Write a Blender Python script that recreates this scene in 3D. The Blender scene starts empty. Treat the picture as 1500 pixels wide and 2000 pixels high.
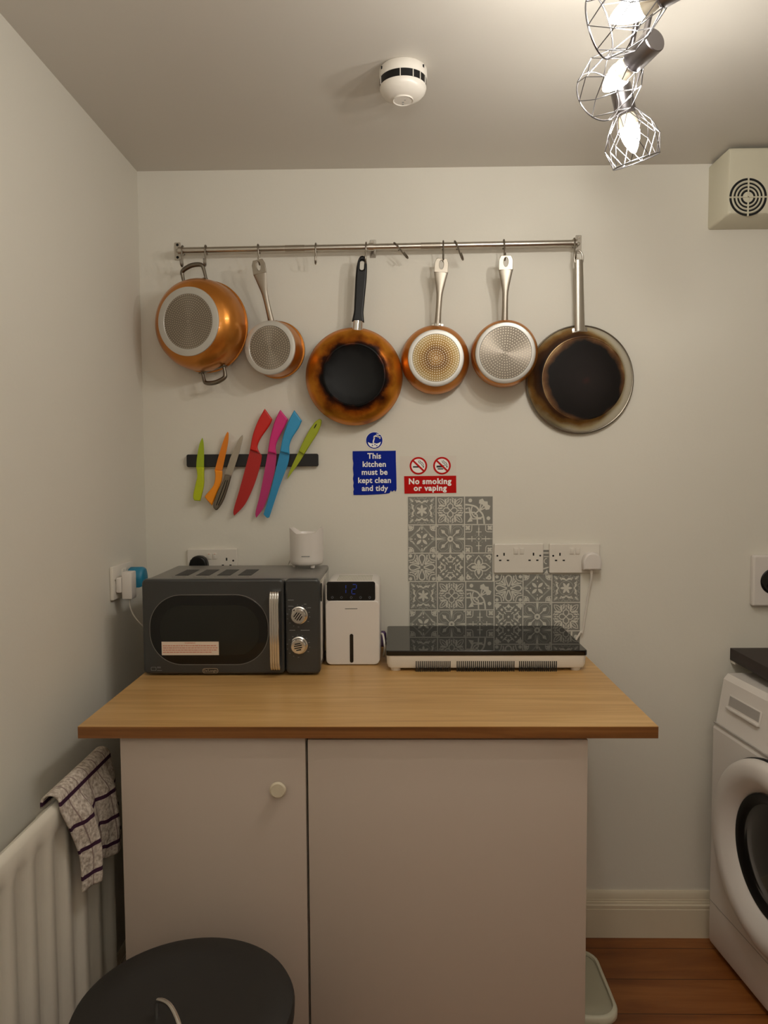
import bpy, bmesh, math, random
from mathutils import Matrix, Vector, Euler
random.seed(7)
PI = math.pi
SC = bpy.context.scene
COL = SC.collection

# ------------------------------------------------------------------ camera
FPX, CX, CY = 1420.0, 750.0, 1000.0
H = 1.39            # eye height
D = 2.113           # back wall
CEIL = 2.246
LWALL = -0.733
yc = Vector((23, 81, -FPX)).normalized()            # world +Y in camera axes
zc = Vector((-150, 24600, FPX)); zc = (zc - zc.dot(yc) * yc).normalized()
xc = yc.cross(zc).normalized()
CP = Vector((0, 0, H))
cam_d = bpy.data.cameras.new('camera')
cam = bpy.data.objects.new('camera', cam_d)
COL.objects.link(cam)
cam_d.sensor_fit = 'AUTO'; cam_d.sensor_width = 36.0; cam_d.lens = FPX * 36.0 / 2000.0
cam_d.clip_start = 0.01
R3 = Matrix((xc, yc, zc))                            # camera axes -> world
cam.matrix_world = Matrix.Translation(CP) @ R3.to_4x4()
SC.camera = cam
def ray(px, py):
    return R3 @ Vector(((px - CX), -(py - CY), -FPX))
def W(px, py, Y=D):
    r = ray(px, py); return CP + r * (Y / r.y)
def WZ(px, py, Z):
    r = ray(px, py); return CP + r * ((Z - H) / r.z)

# ------------------------------------------------------------------ view, world, lights
SC.view_settings.view_transform = 'Standard'
SC.view_settings.look = 'None'
SC.view_settings.gamma = 1.0
SC.view_settings.exposure = 0.0
SC.view_settings.use_curve_mapping = False
BULB = 275.0
REAR_FILL = 4.0
w = bpy.data.worlds.new('world'); SC.world = w; w.use_nodes = True
w.node_tree.nodes['Background'].inputs[0].default_value = (0.9, 0.8, 0.66, 1)
w.node_tree.nodes['Background'].inputs[1].default_value = 0.05
UP_FILL = 25.0
# added fill light, unseen behind the camera, bounced off the ceiling
ul = bpy.data.lights.new('up_fill_light', 'AREA'); ul.shape = 'DISK'; ul.size = 0.4
ul.energy = UP_FILL; ul.color = (1.0, 0.98, 0.92)
uo = bpy.data.objects.new('up_fill_light', ul); COL.objects.link(uo)
uo.location = (0.1, -0.35, 1.55); uo.rotation_euler = (PI, 0, 0)
# added soft point fill, out of view behind the camera, lifts the room
la = bpy.data.lights.new('rear_fill_light', 'POINT'); la.shadow_soft_size = 0.16
la.energy = REAR_FILL; la.color = (1.0, 0.98, 0.92)
lo = bpy.data.objects.new('rear_fill_light', la); COL.objects.link(lo)
lo.location = (0.55, -0.9, 1.86)

# ------------------------------------------------------------------ materials
def lin(c):
    out = []
    for v in c:
        v = v / 255.0
        out.append(v / 12.92 if v <= 0.04045 else ((v + 0.055) / 1.055) ** 2.4)
    return (*out, 1.0)
def mat(name, col, rough=0.5, metal=0.0, spec=0.5, coat=0.0, noise=0.0, nscale=30, bump=0.0, bscale=200, alpha=1.0, emit=None, estr=0.0, aniso=0.0):
    m = bpy.data.materials.new(name); m.use_nodes = True
    nt = m.node_tree; b = nt.nodes['Principled BSDF']
    b.inputs['Base Color'].default_value = lin(col)
    b.inputs['Roughness'].default_value = rough
    b.inputs['Metallic'].default_value = metal
    b.inputs['Specular IOR Level'].default_value = spec
    b.inputs['Coat Weight'].default_value = coat
    b.inputs['Coat Roughness'].default_value = 0.08
    tc = None
    if noise or bump:
        tc = nt.nodes.new('ShaderNodeTexCoord')
    if noise:
        n = nt.nodes.new('ShaderNodeTexNoise'); n.inputs['Scale'].default_value = nscale; n.inputs['Detail'].default_value = 4
        nt.links.new(tc.outputs['Object'], n.inputs['Vector'])
        r = nt.nodes.new('ShaderNodeMapRange')
        r.inputs['To Min'].default_value = 1 - noise; r.inputs['To Max'].default_value = 1 + noise
        nt.links.new(n.outputs['Fac'], r.inputs['Value'])
        mx = nt.nodes.new('ShaderNodeMix'); mx.data_type = 'RGBA'; mx.blend_type = 'MULTIPLY'; mx.inputs['Factor'].default_value = 1
        mx.inputs['A'].default_value = lin(col)
        nt.links.new(r.outputs['Result'], mx.inputs['B'])
        nt.links.new(mx.outputs['Result'], b.inputs['Base Color'])
    if bump:
        n2 = nt.nodes.new('ShaderNodeTexNoise'); n2.inputs['Scale'].default_value = bscale; n2.inputs['Detail'].default_value = 3
        nt.links.new(tc.outputs['Object'], n2.inputs['Vector'])
        bp = nt.nodes.new('ShaderNodeBump'); bp.inputs['Strength'].default_value = bump; bp.inputs['Distance'].default_value = 0.001
        nt.links.new(n2.outputs['Fac'], bp.inputs['Height'])
        nt.links.new(bp.outputs['Normal'], b.inputs['Normal'])
    if emit:
        b.inputs['Emission Color'].default_value = lin(emit)
        b.inputs['Emission Strength'].default_value = estr
    if aniso:
        b.inputs['Anisotropic'].default_value = aniso
        tg = nt.nodes.new('ShaderNodeTangent'); tg.direction_type = 'RADIAL'; tg.axis = 'Y'
        nt.links.new(tg.outputs['Tangent'], b.inputs['Tangent'])
    return m
def ramp(nt, stops):
    r = nt.nodes.new('ShaderNodeValToRGB')
    while len(r.color_ramp.elements) < len(stops): r.color_ramp.elements.new(0.5)
    for e, (p, c) in zip(r.color_ramp.elements, stops):
        e.position = p; e.color = lin(c)
    return r

M = {}
M['wall'] = mat('wall_paint', (225, 220, 208), 0.75, spec=0.25, noise=0.012, nscale=3, bump=0.25, bscale=120)
M['ceiling'] = mat('ceiling_paint', (204, 198, 188), 0.36, spec=0.4, noise=0.012, nscale=3, bump=0.12, bscale=60)
M['skirting'] = mat('gloss_trim_paint', (222, 210, 186), 0.4, noise=0.03, nscale=12, bump=0.2, bscale=60)
M['plastic_white'] = mat('white_plastic', (226, 219, 208), 0.32, noise=0.01)
M['plastic_cool'] = mat('cool_white_plastic', (222, 215, 208), 0.3, noise=0.01)
M['plastic_cream'] = mat('cream_plastic', (206, 200, 178), 0.4, noise=0.02, nscale=8)
M['hole'] = mat('dark_hole', (12, 11, 10), 0.8)
M['black'] = mat('black_plastic', (10, 9, 9), 0.38, spec=0.35, noise=0.05)
M['black_matt'] = mat('matt_black', (24, 23, 24), 0.6, noise=0.05)
M['steel'] = mat('brushed_steel', (190, 184, 174), 0.28, 1.0, noise=0.04, nscale=60)
M['steel_dark'] = mat('dull_steel', (126, 118, 106), 0.36, 1.0, noise=0.05, nscale=60)
M['steel_satin'] = mat('satin_steel', (172, 163, 150), 0.42, 1.0, noise=0.05, nscale=60)
M['chrome'] = mat('chrome', (225, 222, 218), 0.1, 1.0)
M['copper'] = mat('copper_paint', (198, 126, 48), 0.31, 0.75, coat=0.25, noise=0.05, nscale=14)
M['alu_rim'] = mat('bare_aluminium_base', (204, 201, 194), 0.45, 0.6, noise=0.02)
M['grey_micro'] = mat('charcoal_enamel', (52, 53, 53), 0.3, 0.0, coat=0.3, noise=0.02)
M['grey_micro_top'] = mat('charcoal_casing_sheen', (118, 114, 108), 0.34, 0.0, noise=0.02)  # charcoal lightened so the top carries the wall's grazing reflection in its colour
M['window'] = mat('smoked_glass', (6, 6, 6), 0.08, 0.0, spec=0.5)
M['window_in'] = mat('smoked_glass_mesh', (30, 31, 27), 0.14, 0.0, spec=0.4)
M['glass_hob'] = mat('black_ceramic_glass', (5, 5, 5), 0.02, 0.0, spec=0.55)
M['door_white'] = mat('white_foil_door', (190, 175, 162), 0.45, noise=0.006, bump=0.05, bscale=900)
M['carcass'] = mat('carcass_board', (206, 196, 182), 0.6, noise=0.02)
M['dark_gap'] = mat('shadow_rail', (70, 62, 52), 0.7)
M['rad'] = mat('radiator_enamel', (226, 219, 205), 0.32, noise=0.015)
M['binlid'] = mat('dark_grey_plastic_lid', (31, 28, 25), 0.62, noise=0.12, nscale=5, bump=0.1)
M['binbody'] = mat('dark_bin_body', (40, 40, 39), 0.5)
M['caddy_rim'] = mat('pale_grey_plastic', (214, 211, 190), 0.4, noise=0.02)
M['caddy_lid'] = mat('frosted_plastic', (186, 182, 160), 0.5, noise=0.03)
M['caddy_body'] = mat('grey_green_plastic', (74, 76, 68), 0.5)
M['washer'] = mat('white_appliance_enamel', (232, 225, 218), 0.3, noise=0.01)
M['washer_grey'] = mat('grey_print', (176, 170, 164), 0.5)
M['dark_top'] = mat('dark_brown_laminate', (42, 27, 23), 0.5, spec=0.3, noise=0.15, nscale=15)
M['red'] = mat('red_coating', (205, 22, 8), 0.4)
M['red_blade'] = mat('red_blade_coating', (178, 24, 20), 0.42)
M['pink'] = mat('pink_coating', (214, 32, 124), 0.4)
M['pink_blade'] = mat('pink_blade_coating', (186, 42, 112), 0.42)
M['blue'] = mat('blue_coating', (46, 152, 204), 0.4)
M['blue_blade'] = mat('blue_blade_coating', (40, 140, 190), 0.42)
M['lime'] = mat('lime_coating', (188, 200, 6), 0.4)
M['lime_blade'] = mat('lime_blade_coating', (160, 182, 18), 0.42)
M['lime2'] = mat('olive_lime_coating', (160, 172, 22), 0.42)
M['orange'] = mat('orange_coating', (250, 150, 8), 0.4)
M['orange_blade'] = mat('orange_blade_coating', (228, 128, 4), 0.42)
M['sign_blue'] = mat('sign_blue', (2, 34, 146), 0.6, spec=0.15, noise=0.03)
M['sign_red'] = mat('sign_red', (192, 12, 7), 0.6, spec=0.15, noise=0.03)
M['sign_white'] = mat('sign_white', (250, 248, 244), 0.5)
M['sign_film'] = mat('sign_film', (222, 214, 202), 0.5)
M['print_black'] = mat('print_black', (30, 30, 30), 0.5)
M['tile_grey'] = mat('tile_print_grey', (134, 132, 125), 0.5, noise=0.05, nscale=60)
M['tile_light'] = mat('tile_print_light', (212, 208, 196), 0.5)
M['tile_mid'] = mat('tile_print_mid', (166, 164, 154), 0.5)
M['plug_blue'] = mat('blue_plug_plastic', (36, 128, 162), 0.4)
M['purple'] = mat('purple_rubber', (96, 70, 110), 0.6)
M['sticker'] = mat('sticker_paper', (226, 208, 190), 0.6)
M['sticker_red'] = mat('sticker_print', (200, 110, 84), 0.6)
M['legend'] = mat('legend_print', (130, 132, 132), 0.5)
M['seg'] = mat('blue_segments', (20, 40, 120), 0.5, emit=(60, 110, 255), estr=0.16)
M['seg_dim'] = mat('panel_icons', (90, 96, 104), 0.5)
M['knob_cream'] = mat('cream_knob', (212, 200, 176), 0.45)
M['rubber'] = mat('rubber', (18, 18, 18), 0.7)
M['laundry'] = mat('laundry_cloth', (150, 148, 145), 0.8, noise=0.2, nscale=30)
M['bulb_glass'] = mat('lit_bulb', (255, 250, 240), 0.4, emit=(255, 251, 243), estr=BULB)
M['bulb_base'] = mat('bulb_collar', (225, 214, 190), 0.4)
M['lamp_chrome'] = mat('lamp_chrome', (200, 198, 198), 0.18, 1.0)
M['cage_wire'] = mat('cage_wire', (130, 128, 130), 0.3, 1.0)
M['lamp_nickel'] = mat('lamp_nickel', (150, 146, 148), 0.3, 1.0)

def wood(name, c1, c2, c3, scale, rough, planks=None, bumpv=0.1):
    m = bpy.data.materials.new(name); m.use_nodes = True
    nt = m.node_tree; b = nt.nodes['Principled BSDF']; b.inputs['Roughness'].default_value = rough
    tc = nt.nodes.new('ShaderNodeTexCoord'); mp = nt.nodes.new('ShaderNodeMapping')
    mp.inputs['Scale'].default_value = scale
    nt.links.new(tc.outputs['Object'], mp.inputs['Vector'])
    vec = mp.outputs['Vector']
    if planks:
        br = nt.nodes.new('ShaderNodeTexBrick')
        br.inputs['Scale'].default_value = 1.0
        br.inputs['Brick Width'].default_value = planks[0]; br.inputs['Row Height'].default_value = planks[1]
        br.inputs['Mortar Size'].default_value = 0.0015; br.inputs['Mortar Smooth'].default_value = 0.2
        br.inputs['Color1'].default_value = (0, 0, 0, 1); br.inputs['Color2'].default_value = (1, 1, 1, 1); br.inputs['Mortar'].default_value = (0.5, 0.5, 0.5, 1)
        br.offset = 0.37
        nt.links.new(tc.outputs['Object'], br.inputs['Vector'])
        sc = nt.nodes.new('ShaderNodeVectorMath'); sc.operation = 'SCALE'; sc.inputs['Scale'].default_value = 17.0
        nt.links.new(br.outputs['Color'], sc.inputs[0])
        ad = nt.nodes.new('ShaderNodeVectorMath'); ad.operation = 'ADD'
        nt.links.new(vec, ad.inputs[0]); nt.links.new(sc.outputs[0], ad.inputs[1])
        vec = ad.outputs[0]
    n = nt.nodes.new('ShaderNodeTexNoise'); n.inputs['Scale'].default_value = 1.0; n.inputs['Detail'].default_value = 7
    n.inputs['Roughness'].default_value = 0.6; n.inputs['Distortion'].default_value = 0.7
    nt.links.new(vec, n.inputs['Vector'])
    r = ramp(nt, [(0.3, c1), (0.5, c2), (0.68, c3)])
    nt.links.new(n.outputs['Fac'], r.inputs['Fac'])
    out = r.outputs['Color']
    if planks:
        mx = nt.nodes.new('ShaderNodeMix'); mx.data_type = 'RGBA'; mx.blend_type = 'MULTIPLY'
        nt.links.new(br.outputs['Fac'], mx.inputs['Factor'])
        nt.links.new(out, mx.inputs['A']); mx.inputs['B'].default_value = (0.25, 0.2, 0.18, 1)
        out = mx.outputs['Result']
    nt.links.new(out, b.inputs['Base Color'])
    bp = nt.nodes.new('ShaderNodeBump'); bp.inputs['Strength'].default_value = bumpv; bp.inputs['Distance'].default_value = 0.001
    nt.links.new(n.outputs['Fac'], bp.inputs['Height']); nt.links.new(bp.outputs['Normal'], b.inputs['Normal'])
    return m
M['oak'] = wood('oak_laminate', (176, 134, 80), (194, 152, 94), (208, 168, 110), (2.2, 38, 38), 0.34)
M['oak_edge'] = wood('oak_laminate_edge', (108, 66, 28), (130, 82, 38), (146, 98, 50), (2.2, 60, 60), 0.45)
M['floor'] = wood('laminate_floor', (110, 60, 24), (140, 82, 36), (166, 104, 52), (1.6, 11, 11), 0.35, planks=(3.4, 0.128))

def burnt(name, base, stops, r0, r1, metal, rough, nz=0.02, off=(0, 0), nscale=22, soot=True):
    """coloured soot by distance from the pan's centre, ragged by noise"""
    m = bpy.data.materials.new(name); m.use_nodes = True
    nt = m.node_tree; b = nt.nodes['Principled BSDF']
    tc = nt.nodes.new('ShaderNodeTexCoord')
    sx = nt.nodes.new('ShaderNodeVectorMath'); sx.operation = 'MULTIPLY_ADD'
    sx.inputs[1].default_value = (1, 0, 1); sx.inputs[2].default_value = (-off[0], 0, -off[1])
    nt.links.new(tc.outputs['Object'], sx.inputs[0])
    ln = nt.nodes.new('ShaderNodeVectorMath'); ln.operation = 'LENGTH'; nt.links.new(sx.outputs[0], ln.inputs[0])
    n = nt.nodes.new('ShaderNodeTexNoise'); n.inputs['Scale'].default_value = nscale; n.inputs['Detail'].default_value = 6
    nt.links.new(tc.outputs['Object'], n.inputs['Vector'])
    mr = nt.nodes.new('ShaderNodeMapRange'); mr.inputs['To Min'].default_value = -nz; mr.inputs['To Max'].default_value = nz
    nt.links.new(n.outputs['Fac'], mr.inputs['Value'])
    ad = nt.nodes.new('ShaderNodeMath'); ad.operation = 'ADD'
    nt.links.new(ln.outputs['Value'], ad.inputs[0]); nt.links.new(mr.outputs['Result'], ad.inputs[1])
    m2 = nt.nodes.new('ShaderNodeMapRange'); m2.inputs['From Min'].default_value = r0; m2.inputs['From Max'].default_value = r1
    nt.links.new(ad.outputs[0], m2.inputs['Value'])
    r = ramp(nt, stops); nt.links.new(m2.outputs['Result'], r.inputs['Fac'])
    nt.links.new(r.outputs['Color'], b.inputs['Base Color'])
    mm = nt.nodes.new('ShaderNodeMapRange'); mm.inputs['From Min'].default_value = 0.15; mm.inputs['From Max'].default_value = 0.6
    mm.inputs['To Min'].default_value = 0.1; mm.inputs['To Max'].default_value = metal
    nt.links.new(m2.outputs['Result'], mm.inputs['Value']); nt.links.new(mm.outputs['Result'], b.inputs['Metallic'])
    rm = nt.nodes.new('ShaderNodeMapRange'); rm.inputs['From Min'].default_value = 0.35; rm.inputs['From Max'].default_value = 0.65
    rm.inputs['To Min'].default_value = max(rough, 0.55) if soot else rough; b.inputs['Specular IOR Level'].default_value = 0.3; rm.inputs['To Max'].default_value = rough
    nt.links.new(m2.outputs['Result'], rm.inputs['Value']); nt.links.new(rm.outputs['Result'], b.inputs['Roughness'])
    return m
M['wok_burnt'] = burnt('copper_paint_sooted', None, [(0.0, (8, 8, 8)), (0.44, (8, 7, 7)), (0.53, (60, 26, 12)), (0.66, (156, 86, 22)), (0.85, (212, 138, 42)), (1.0, (206, 128, 48))], 0.045, 0.135, 0.75, 0.3, 0.03)
M['steel_burnt_side'] = burnt('steel_sooted_side', None, [(0.0, (30, 20, 14)), (0.3, (70, 42, 20)), (0.55, (150, 112, 60)), (0.8, (196, 184, 150)), (1.0, (206, 200, 186))], 0.095, 0.150, 0.85, 0.28, 0.035, off=(-0.02, 0.005), nscale=9)
M['steel_burnt_base'] = burnt('steel_sooted_base', None, [(0.0, (62, 24, 14)), (0.16, (24, 14, 11)), (0.80, (17, 12, 10)), (0.9, (96, 64, 36)), (1.0, (170, 140, 96))], 0.0, 0.125, 0.35, 0.4, 0.03, off=(0.008, -0.006), nscale=11)
def disc_mat(name, col, rough):
    return mat(name, col, rough, 0.9, aniso=0.75, noise=0.04, nscale=50)
M['disc_grey'] = disc_mat('spun_grey_disc', (140, 130, 118), 0.36)
M['disc_gold'] = burnt('heat_tinted_disc', None, [(0.0, (176, 130, 60)), (0.4, (100, 68, 32)), (0.7, (128, 100, 56)), (1.0, (146, 128, 92))], 0.0, 0.065, 0.9, 0.42, 0.012, nscale=40, soot=False)
M['dots'] = mat('pressed_dots', (206, 196, 178), 0.4, 0.7)

def towel_mat():
    m = bpy.data.materials.new('checked_terry_cloth'); m.use_nodes = True
    nt = m.node_tree; b = nt.nodes['Principled BSDF']; b.inputs['Roughness'].default_value = 0.95
    b.inputs['Specular IOR Level'].default_value = 0.1
    uv = nt.nodes.new('ShaderNodeUVMap'); uv.uv_map = 'UVMap'
    sp = nt.nodes.new('ShaderNodeSeparateXYZ'); nt.links.new(uv.outputs[0], sp.inputs[0])
    def stripes(sock, freq, width, phase):
        a = nt.nodes.new('ShaderNodeMath'); a.operation = 'MULTIPLY_ADD'; a.inputs[1].default_value = freq; a.inputs[2].default_value = phase
        nt.links.new(sock, a.inputs[0])
        f = nt.nodes.new('ShaderNodeMath'); f.operation = 'FRACT'; nt.links.new(a.outputs[0], f.inputs[0])
        l = nt.nodes.new('ShaderNodeMath'); l.operation = 'LESS_THAN'; l.inputs[1].default_value = width; nt.links.new(f.outputs[0], l.inputs[0])
        return l.outputs[0]
    s1 = stripes(sp.outputs['Y'], 1 / 0.056, 0.15, 0.955)
    s2 = stripes(sp.outputs['X'], 1 / 0.042, 0.07, 0.3)
    n = nt.nodes.new('ShaderNodeTexNoise'); n.inputs['Scale'].default_value = 150; n.inputs['Detail'].default_value = 3
    tc = nt.nodes.new('ShaderNodeTexCoord'); nt.links.new(tc.outputs['Object'], n.inputs['Vector'])
    r = ramp(nt, [(0.32, (160, 146, 134)), (0.55, (204, 192, 180)), (0.7, (222, 212, 202))]); nt.links.new(n.outputs['Fac'], r.inputs['Fac'])
    m1 = nt.nodes.new('ShaderNodeMix'); m1.data_type = 'RGBA'; nt.links.new(s2, m1.inputs['Factor']); nt.links.new(r.outputs['Color'], m1.inputs['A']); m1.inputs['B'].default_value = lin((146, 128, 122))
    m2 = nt.nodes.new('ShaderNodeMix'); m2.data_type = 'RGBA'; nt.links.new(s1, m2.inputs['Factor']); nt.links.new(m1.outputs['Result'], m2.inputs['A']); m2.inputs['B'].default_value = lin((64, 38, 58))
    nt.links.new(m2.outputs['Result'], b.inputs['Base Color'])
    bp = nt.nodes.new('ShaderNodeBump'); bp.inputs['Strength'].default_value = 0.8; bp.inputs['Distance'].default_value = 0.003
    nt.links.new(n.outputs['Fac'], bp.inputs['Height']); nt.links.new(bp.outputs['Normal'], b.inputs['Normal'])
    return m
M['towel'] = towel_mat()

# ------------------------------------------------------------------ mesh helpers
ORG = {}
def empty(name, label, cat, loc, rot=None, group=None):
    o = bpy.data.objects.new(name, None); COL.objects.link(o)
    o.empty_display_size = 0.02
    o.location = loc
    if rot is not None: o.rotation_euler = rot.to_euler() if isinstance(rot, Matrix) else rot
    o['label'] = label; o['category'] = cat
    if group: o['group'] = group
    ORG[o] = Vector(loc)
    return o
def tag(o, label, cat, group=None):
    o['label'] = label; o['category'] = cat
    if group: o['group'] = group
    return o
class MB:
    def __init__(s): s.bm = bmesh.new(); s.mi = 0
    def _mark(s, n0):
        s.bm.faces.ensure_lookup_table()
        for f in s.bm.faces[n0:]: f.material_index = s.mi
    def box(s, c, size, bev=0.0, seg=2, mtx=None):
        n0 = len(s.bm.faces)
        t = bmesh.new(); bmesh.ops.create_cube(t, size=1)
        for v in t.verts: v.co = Vector((v.co.x * size[0], v.co.y * size[1], v.co.z * size[2]))
        if bev: bmesh.ops.bevel(t, geom=t.edges[:], offset=bev, segments=seg, profile=0.5, affect='EDGES')
        T = Matrix.Translation(Vector(c))
        if mtx is not None: T = T @ mtx
        bmesh.ops.transform(t, matrix=T, verts=t.verts)
        me = bpy.data.meshes.new('t'); t.to_mesh(me); t.free(); s.bm.from_mesh(me); bpy.data.meshes.remove(me)
        s._mark(n0); return s
    def span(s, a, b, bev=0.0, seg=2):
        a = Vector(a); b = Vector(b)
        return s.box((a + b) / 2, [abs(b[i] - a[i]) for i in range(3)], bev, seg)
    def mesh(s, me, mtx=None):
        n0 = len(s.bm.faces)
        if mtx is not None: me.transform(mtx)
        s.bm.from_mesh(me); bpy.data.meshes.remove(me); s._mark(n0); return s
    def lathe(s, prof, segs=48, mtx=Matrix.Identity(4), close=False):
        """prof: (r, t) pairs; axis is local -Y (t along -Y)"""
        n0 = len(s.bm.faces); rings = []
        for r, t in prof:
            if r < 1e-6:
                rings.append([s.bm.verts.new(mtx @ Vector((0, -t, 0)))])
            else:
                rings.append([s.bm.verts.new(mtx @ Vector((r * math.cos(2 * PI * k / segs), -t, r * math.sin(2 * PI * k / segs)))) for k in range(segs)])
        pr = list(zip(rings[:-1], rings[1:]))
        if close: pr.append((rings[-1], rings[0]))
        for a, b in pr:
            for k in range(segs):
                k2 = (k + 1) % segs
                if len(a) == 1 and len(b) == 1: continue
                if len(a) == 1: s.bm.faces.new((a[0], b[k], b[k2]))
                elif len(b) == 1: s.bm.faces.new((a[k], b[0], a[k2]))
                else: s.bm.faces.new((a[k], b[k], b[k2], a[k2]))
        s._mark(n0); return s
    def loft(s, secs, cap=True):
        """secs: list of rings (lists of Vectors), same count"""
        n0 = len(s.bm.faces)
        rings = [[s.bm.verts.new(p) for p in ring] for ring in secs]
        n = len(rings[0])
        for a, b in zip(rings[:-1], rings[1:]):
            for k in range(n):
                s.bm.faces.new((a[k], a[(k + 1) % n], b[(k + 1) % n], b[k]))
        if cap:
            s.bm.faces.new(rings[0][::-1]); s.bm.faces.new(rings[-1])
        s._mark(n0); return s
    def tube(s, pts, r, n=8, cyc=False, cap=True, flat=None):
        pts = [Vector(p) for p in pts]; N = len(pts); secs = []
        up = None
        for i, p in enumerate(pts):
            if cyc: t = pts[(i + 1) % N] - pts[i - 1]
            else: t = pts[min(i + 1, N - 1)] - pts[max(i - 1, 0)]
            t.normalize()
            if up is None:
                up = Vector((0, 0, 1)) if abs(t.z) < 0.9 else Vector((1, 0, 0))
            u = (up - up.dot(t) * t)
            if u.length < 1e-5: u = Vector((0, 1, 0)).cross(t)
            u.normalize(); v = t.cross(u); up = u
            rr = r[i] if isinstance(r, (list, tuple)) else r
            a_, b_ = (rr, rr) if flat is None else (rr, rr * flat)
            secs.append([p + u * math.cos(2 * PI * k / n) * a_ + v * math.sin(2 * PI * k / n) * b_ for k in range(n)])
        if cyc:
            n0 = len(s.bm.faces)
            rings = [[s.bm.verts.new(q) for q in ring] for ring in secs]
            for i in range(N):
                a, b = rings[i], rings[(i + 1) % N]
                for k in range(n): s.bm.faces.new((a[k], a[(k + 1) % n], b[(k + 1) % n], b[k]))
            s._mark(n0); return s
        return s.loft(secs, cap)
    def poly(s, pts):
        n0 = len(s.bm.faces)
        s.bm.faces.new([s.bm.verts.new(Vector(p)) for p in pts]); s._mark(n0); return s
    def build(s, name, mats, parent=None, origin=None, ang=35, kind=None):
        me = bpy.data.meshes.new(name)
        bmesh.ops.recalc_face_normals(s.bm, faces=s.bm.faces[:])
        s.bm.to_mesh(me); s.bm.free()
        if not isinstance(mats, (list, tuple)): mats = [mats]
        for m in mats: me.materials.append(M[m] if isinstance(m, str) else m)
        o = bpy.data.objects.new(name, me); COL.objects.link(o)
        if origin is not None: org = Vector(origin)
        elif parent is not None: org = ORG[parent]
        else: org = Vector((0, 0, 0))
        if origin != 'local' and org.length > 0: me.transform(Matrix.Translation(-org))
        if parent is not None:
            o.parent = parent; ORG[o] = ORG[parent]
        else:
            o.location = org; ORG[o] = org
        me.polygons.foreach_set('use_smooth', [True] * len(me.polygons))
        me.set_sharp_from_angle(angle=math.radians(ang))
        me.update()
        if kind: o['kind'] = kind
        return o
def local(root): ORG[root] = Vector((0, 0, 0)); return root     # parts given in the thing's own axes

def shape2d(contours, depth=0.0, bevel=0.0, bres=2):
    cu = bpy.data.curves.new('c', 'CURVE'); cu.dimensions = '2D'; cu.fill_mode = 'BOTH'
    for c in contours:
        sp = cu.splines.new('POLY'); sp.points.add(len(c) - 1); sp.use_cyclic_u = True
        for p, q in zip(sp.points, c): p.co = (q[0], q[1], 0, 1)
    cu.extrude = max(depth / 2 - bevel, 0.0); cu.bevel_depth = bevel; cu.bevel_resolution = bres
    cu.offset = -bevel
    o = bpy.data.objects.new('c', cu); COL.objects.link(o)
    dg = bpy.context.evaluated_depsgraph_get(); dg.update()
    me = bpy.data.meshes.new_from_object(o.evaluated_get(dg))
    bpy.data.objects.remove(o); bpy.data.curves.remove(cu)
    return me
def text_mesh(txt, size, bold=0.0, spacing=1.0, align='CENTER', xs=1.0):
    cu = bpy.data.curves.new('t', 'FONT'); cu.body = txt; cu.size = size; cu.align_x = align; cu.align_y = 'CENTER'
    cu.space_character = spacing; cu.offset = bold; cu.resolution_u = 4
    o = bpy.data.objects.new('t', cu); COL.objects.link(o)
    dg = bpy.context.evaluated_depsgraph_get(); dg.update()
    me = bpy.data.meshes.new_from_object(o.evaluated_get(dg))
    bpy.data.objects.remove(o); bpy.data.curves.remove(cu)
    if xs != 1.0: me.transform(Matrix.Diagonal((xs, 1, 1, 1)))
    return me
XZ = Matrix(((1, 0, 0, 0), (0, 0, -1, 0), (0, 1, 0, 0), (0, 0, 0, 1)))      # drawing plane -> upright, facing the camera
def up(p): return Matrix.Translation(Vector(p)) @ XZ
def smooth(pts, n=5, closed=True, sharp=()):
    out = []; N = len(pts)
    rng = range(N if closed else N - 1)
    for i in rng:
        p0 = Vector(pts[(i - 1) % N] if (closed or i > 0) else pts[0]); p1 = Vector(pts[i]); p2 = Vector(pts[(i + 1) % N]); p3 = Vector(pts[(i + 2) % N] if (closed or i + 2 < N) else pts[-1])
        if i in sharp: p0 = p1
        if (i + 1) % N in sharp: p3 = p2
        for k in range(n):
            t = k / n
            out.append(0.5 * ((2 * p1) + (p2 - p0) * t + (2 * p0 - 5 * p1 + 4 * p2 - p3) * t * t + (3 * p1 - p0 - 3 * p2 + p3) * t ** 3))
    if not closed: out.append(Vector(pts[-1]))
    return out
def rrect(x0, y0, x1, y1, r, n=6):
    out = []
    for cx, cy, a in ((x1 - r, y1 - r, 0), (x0 + r, y1 - r, 90), (x0 + r, y0 + r, 180), (x1 - r, y0 + r, 270)):
        for k in range(n + 1):
            t = math.radians(a + 90 * k / n); out.append((cx + r * math.cos(t), cy + r * math.sin(t)))
    return out
def circ(cx, cy, r, n=32, ry=None): return [(cx + r * math.cos(2 * PI * k / n), cy + (ry or r) * math.sin(2 * PI * k / n)) for k in range(n)]
def pxs(pts, Y): return [((p := W(x, y, Y)).x, p.z) for x, y in pts]
def front(mb, contours, Y, depth, bevel=0.0):
    """flat shape in world X,Z standing at depth Y (its front face at Y)"""
    return mb.mesh(shape2d(contours, depth, bevel), Matrix.Translation((0, Y + depth / 2, 0)) @ XZ)

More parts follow.
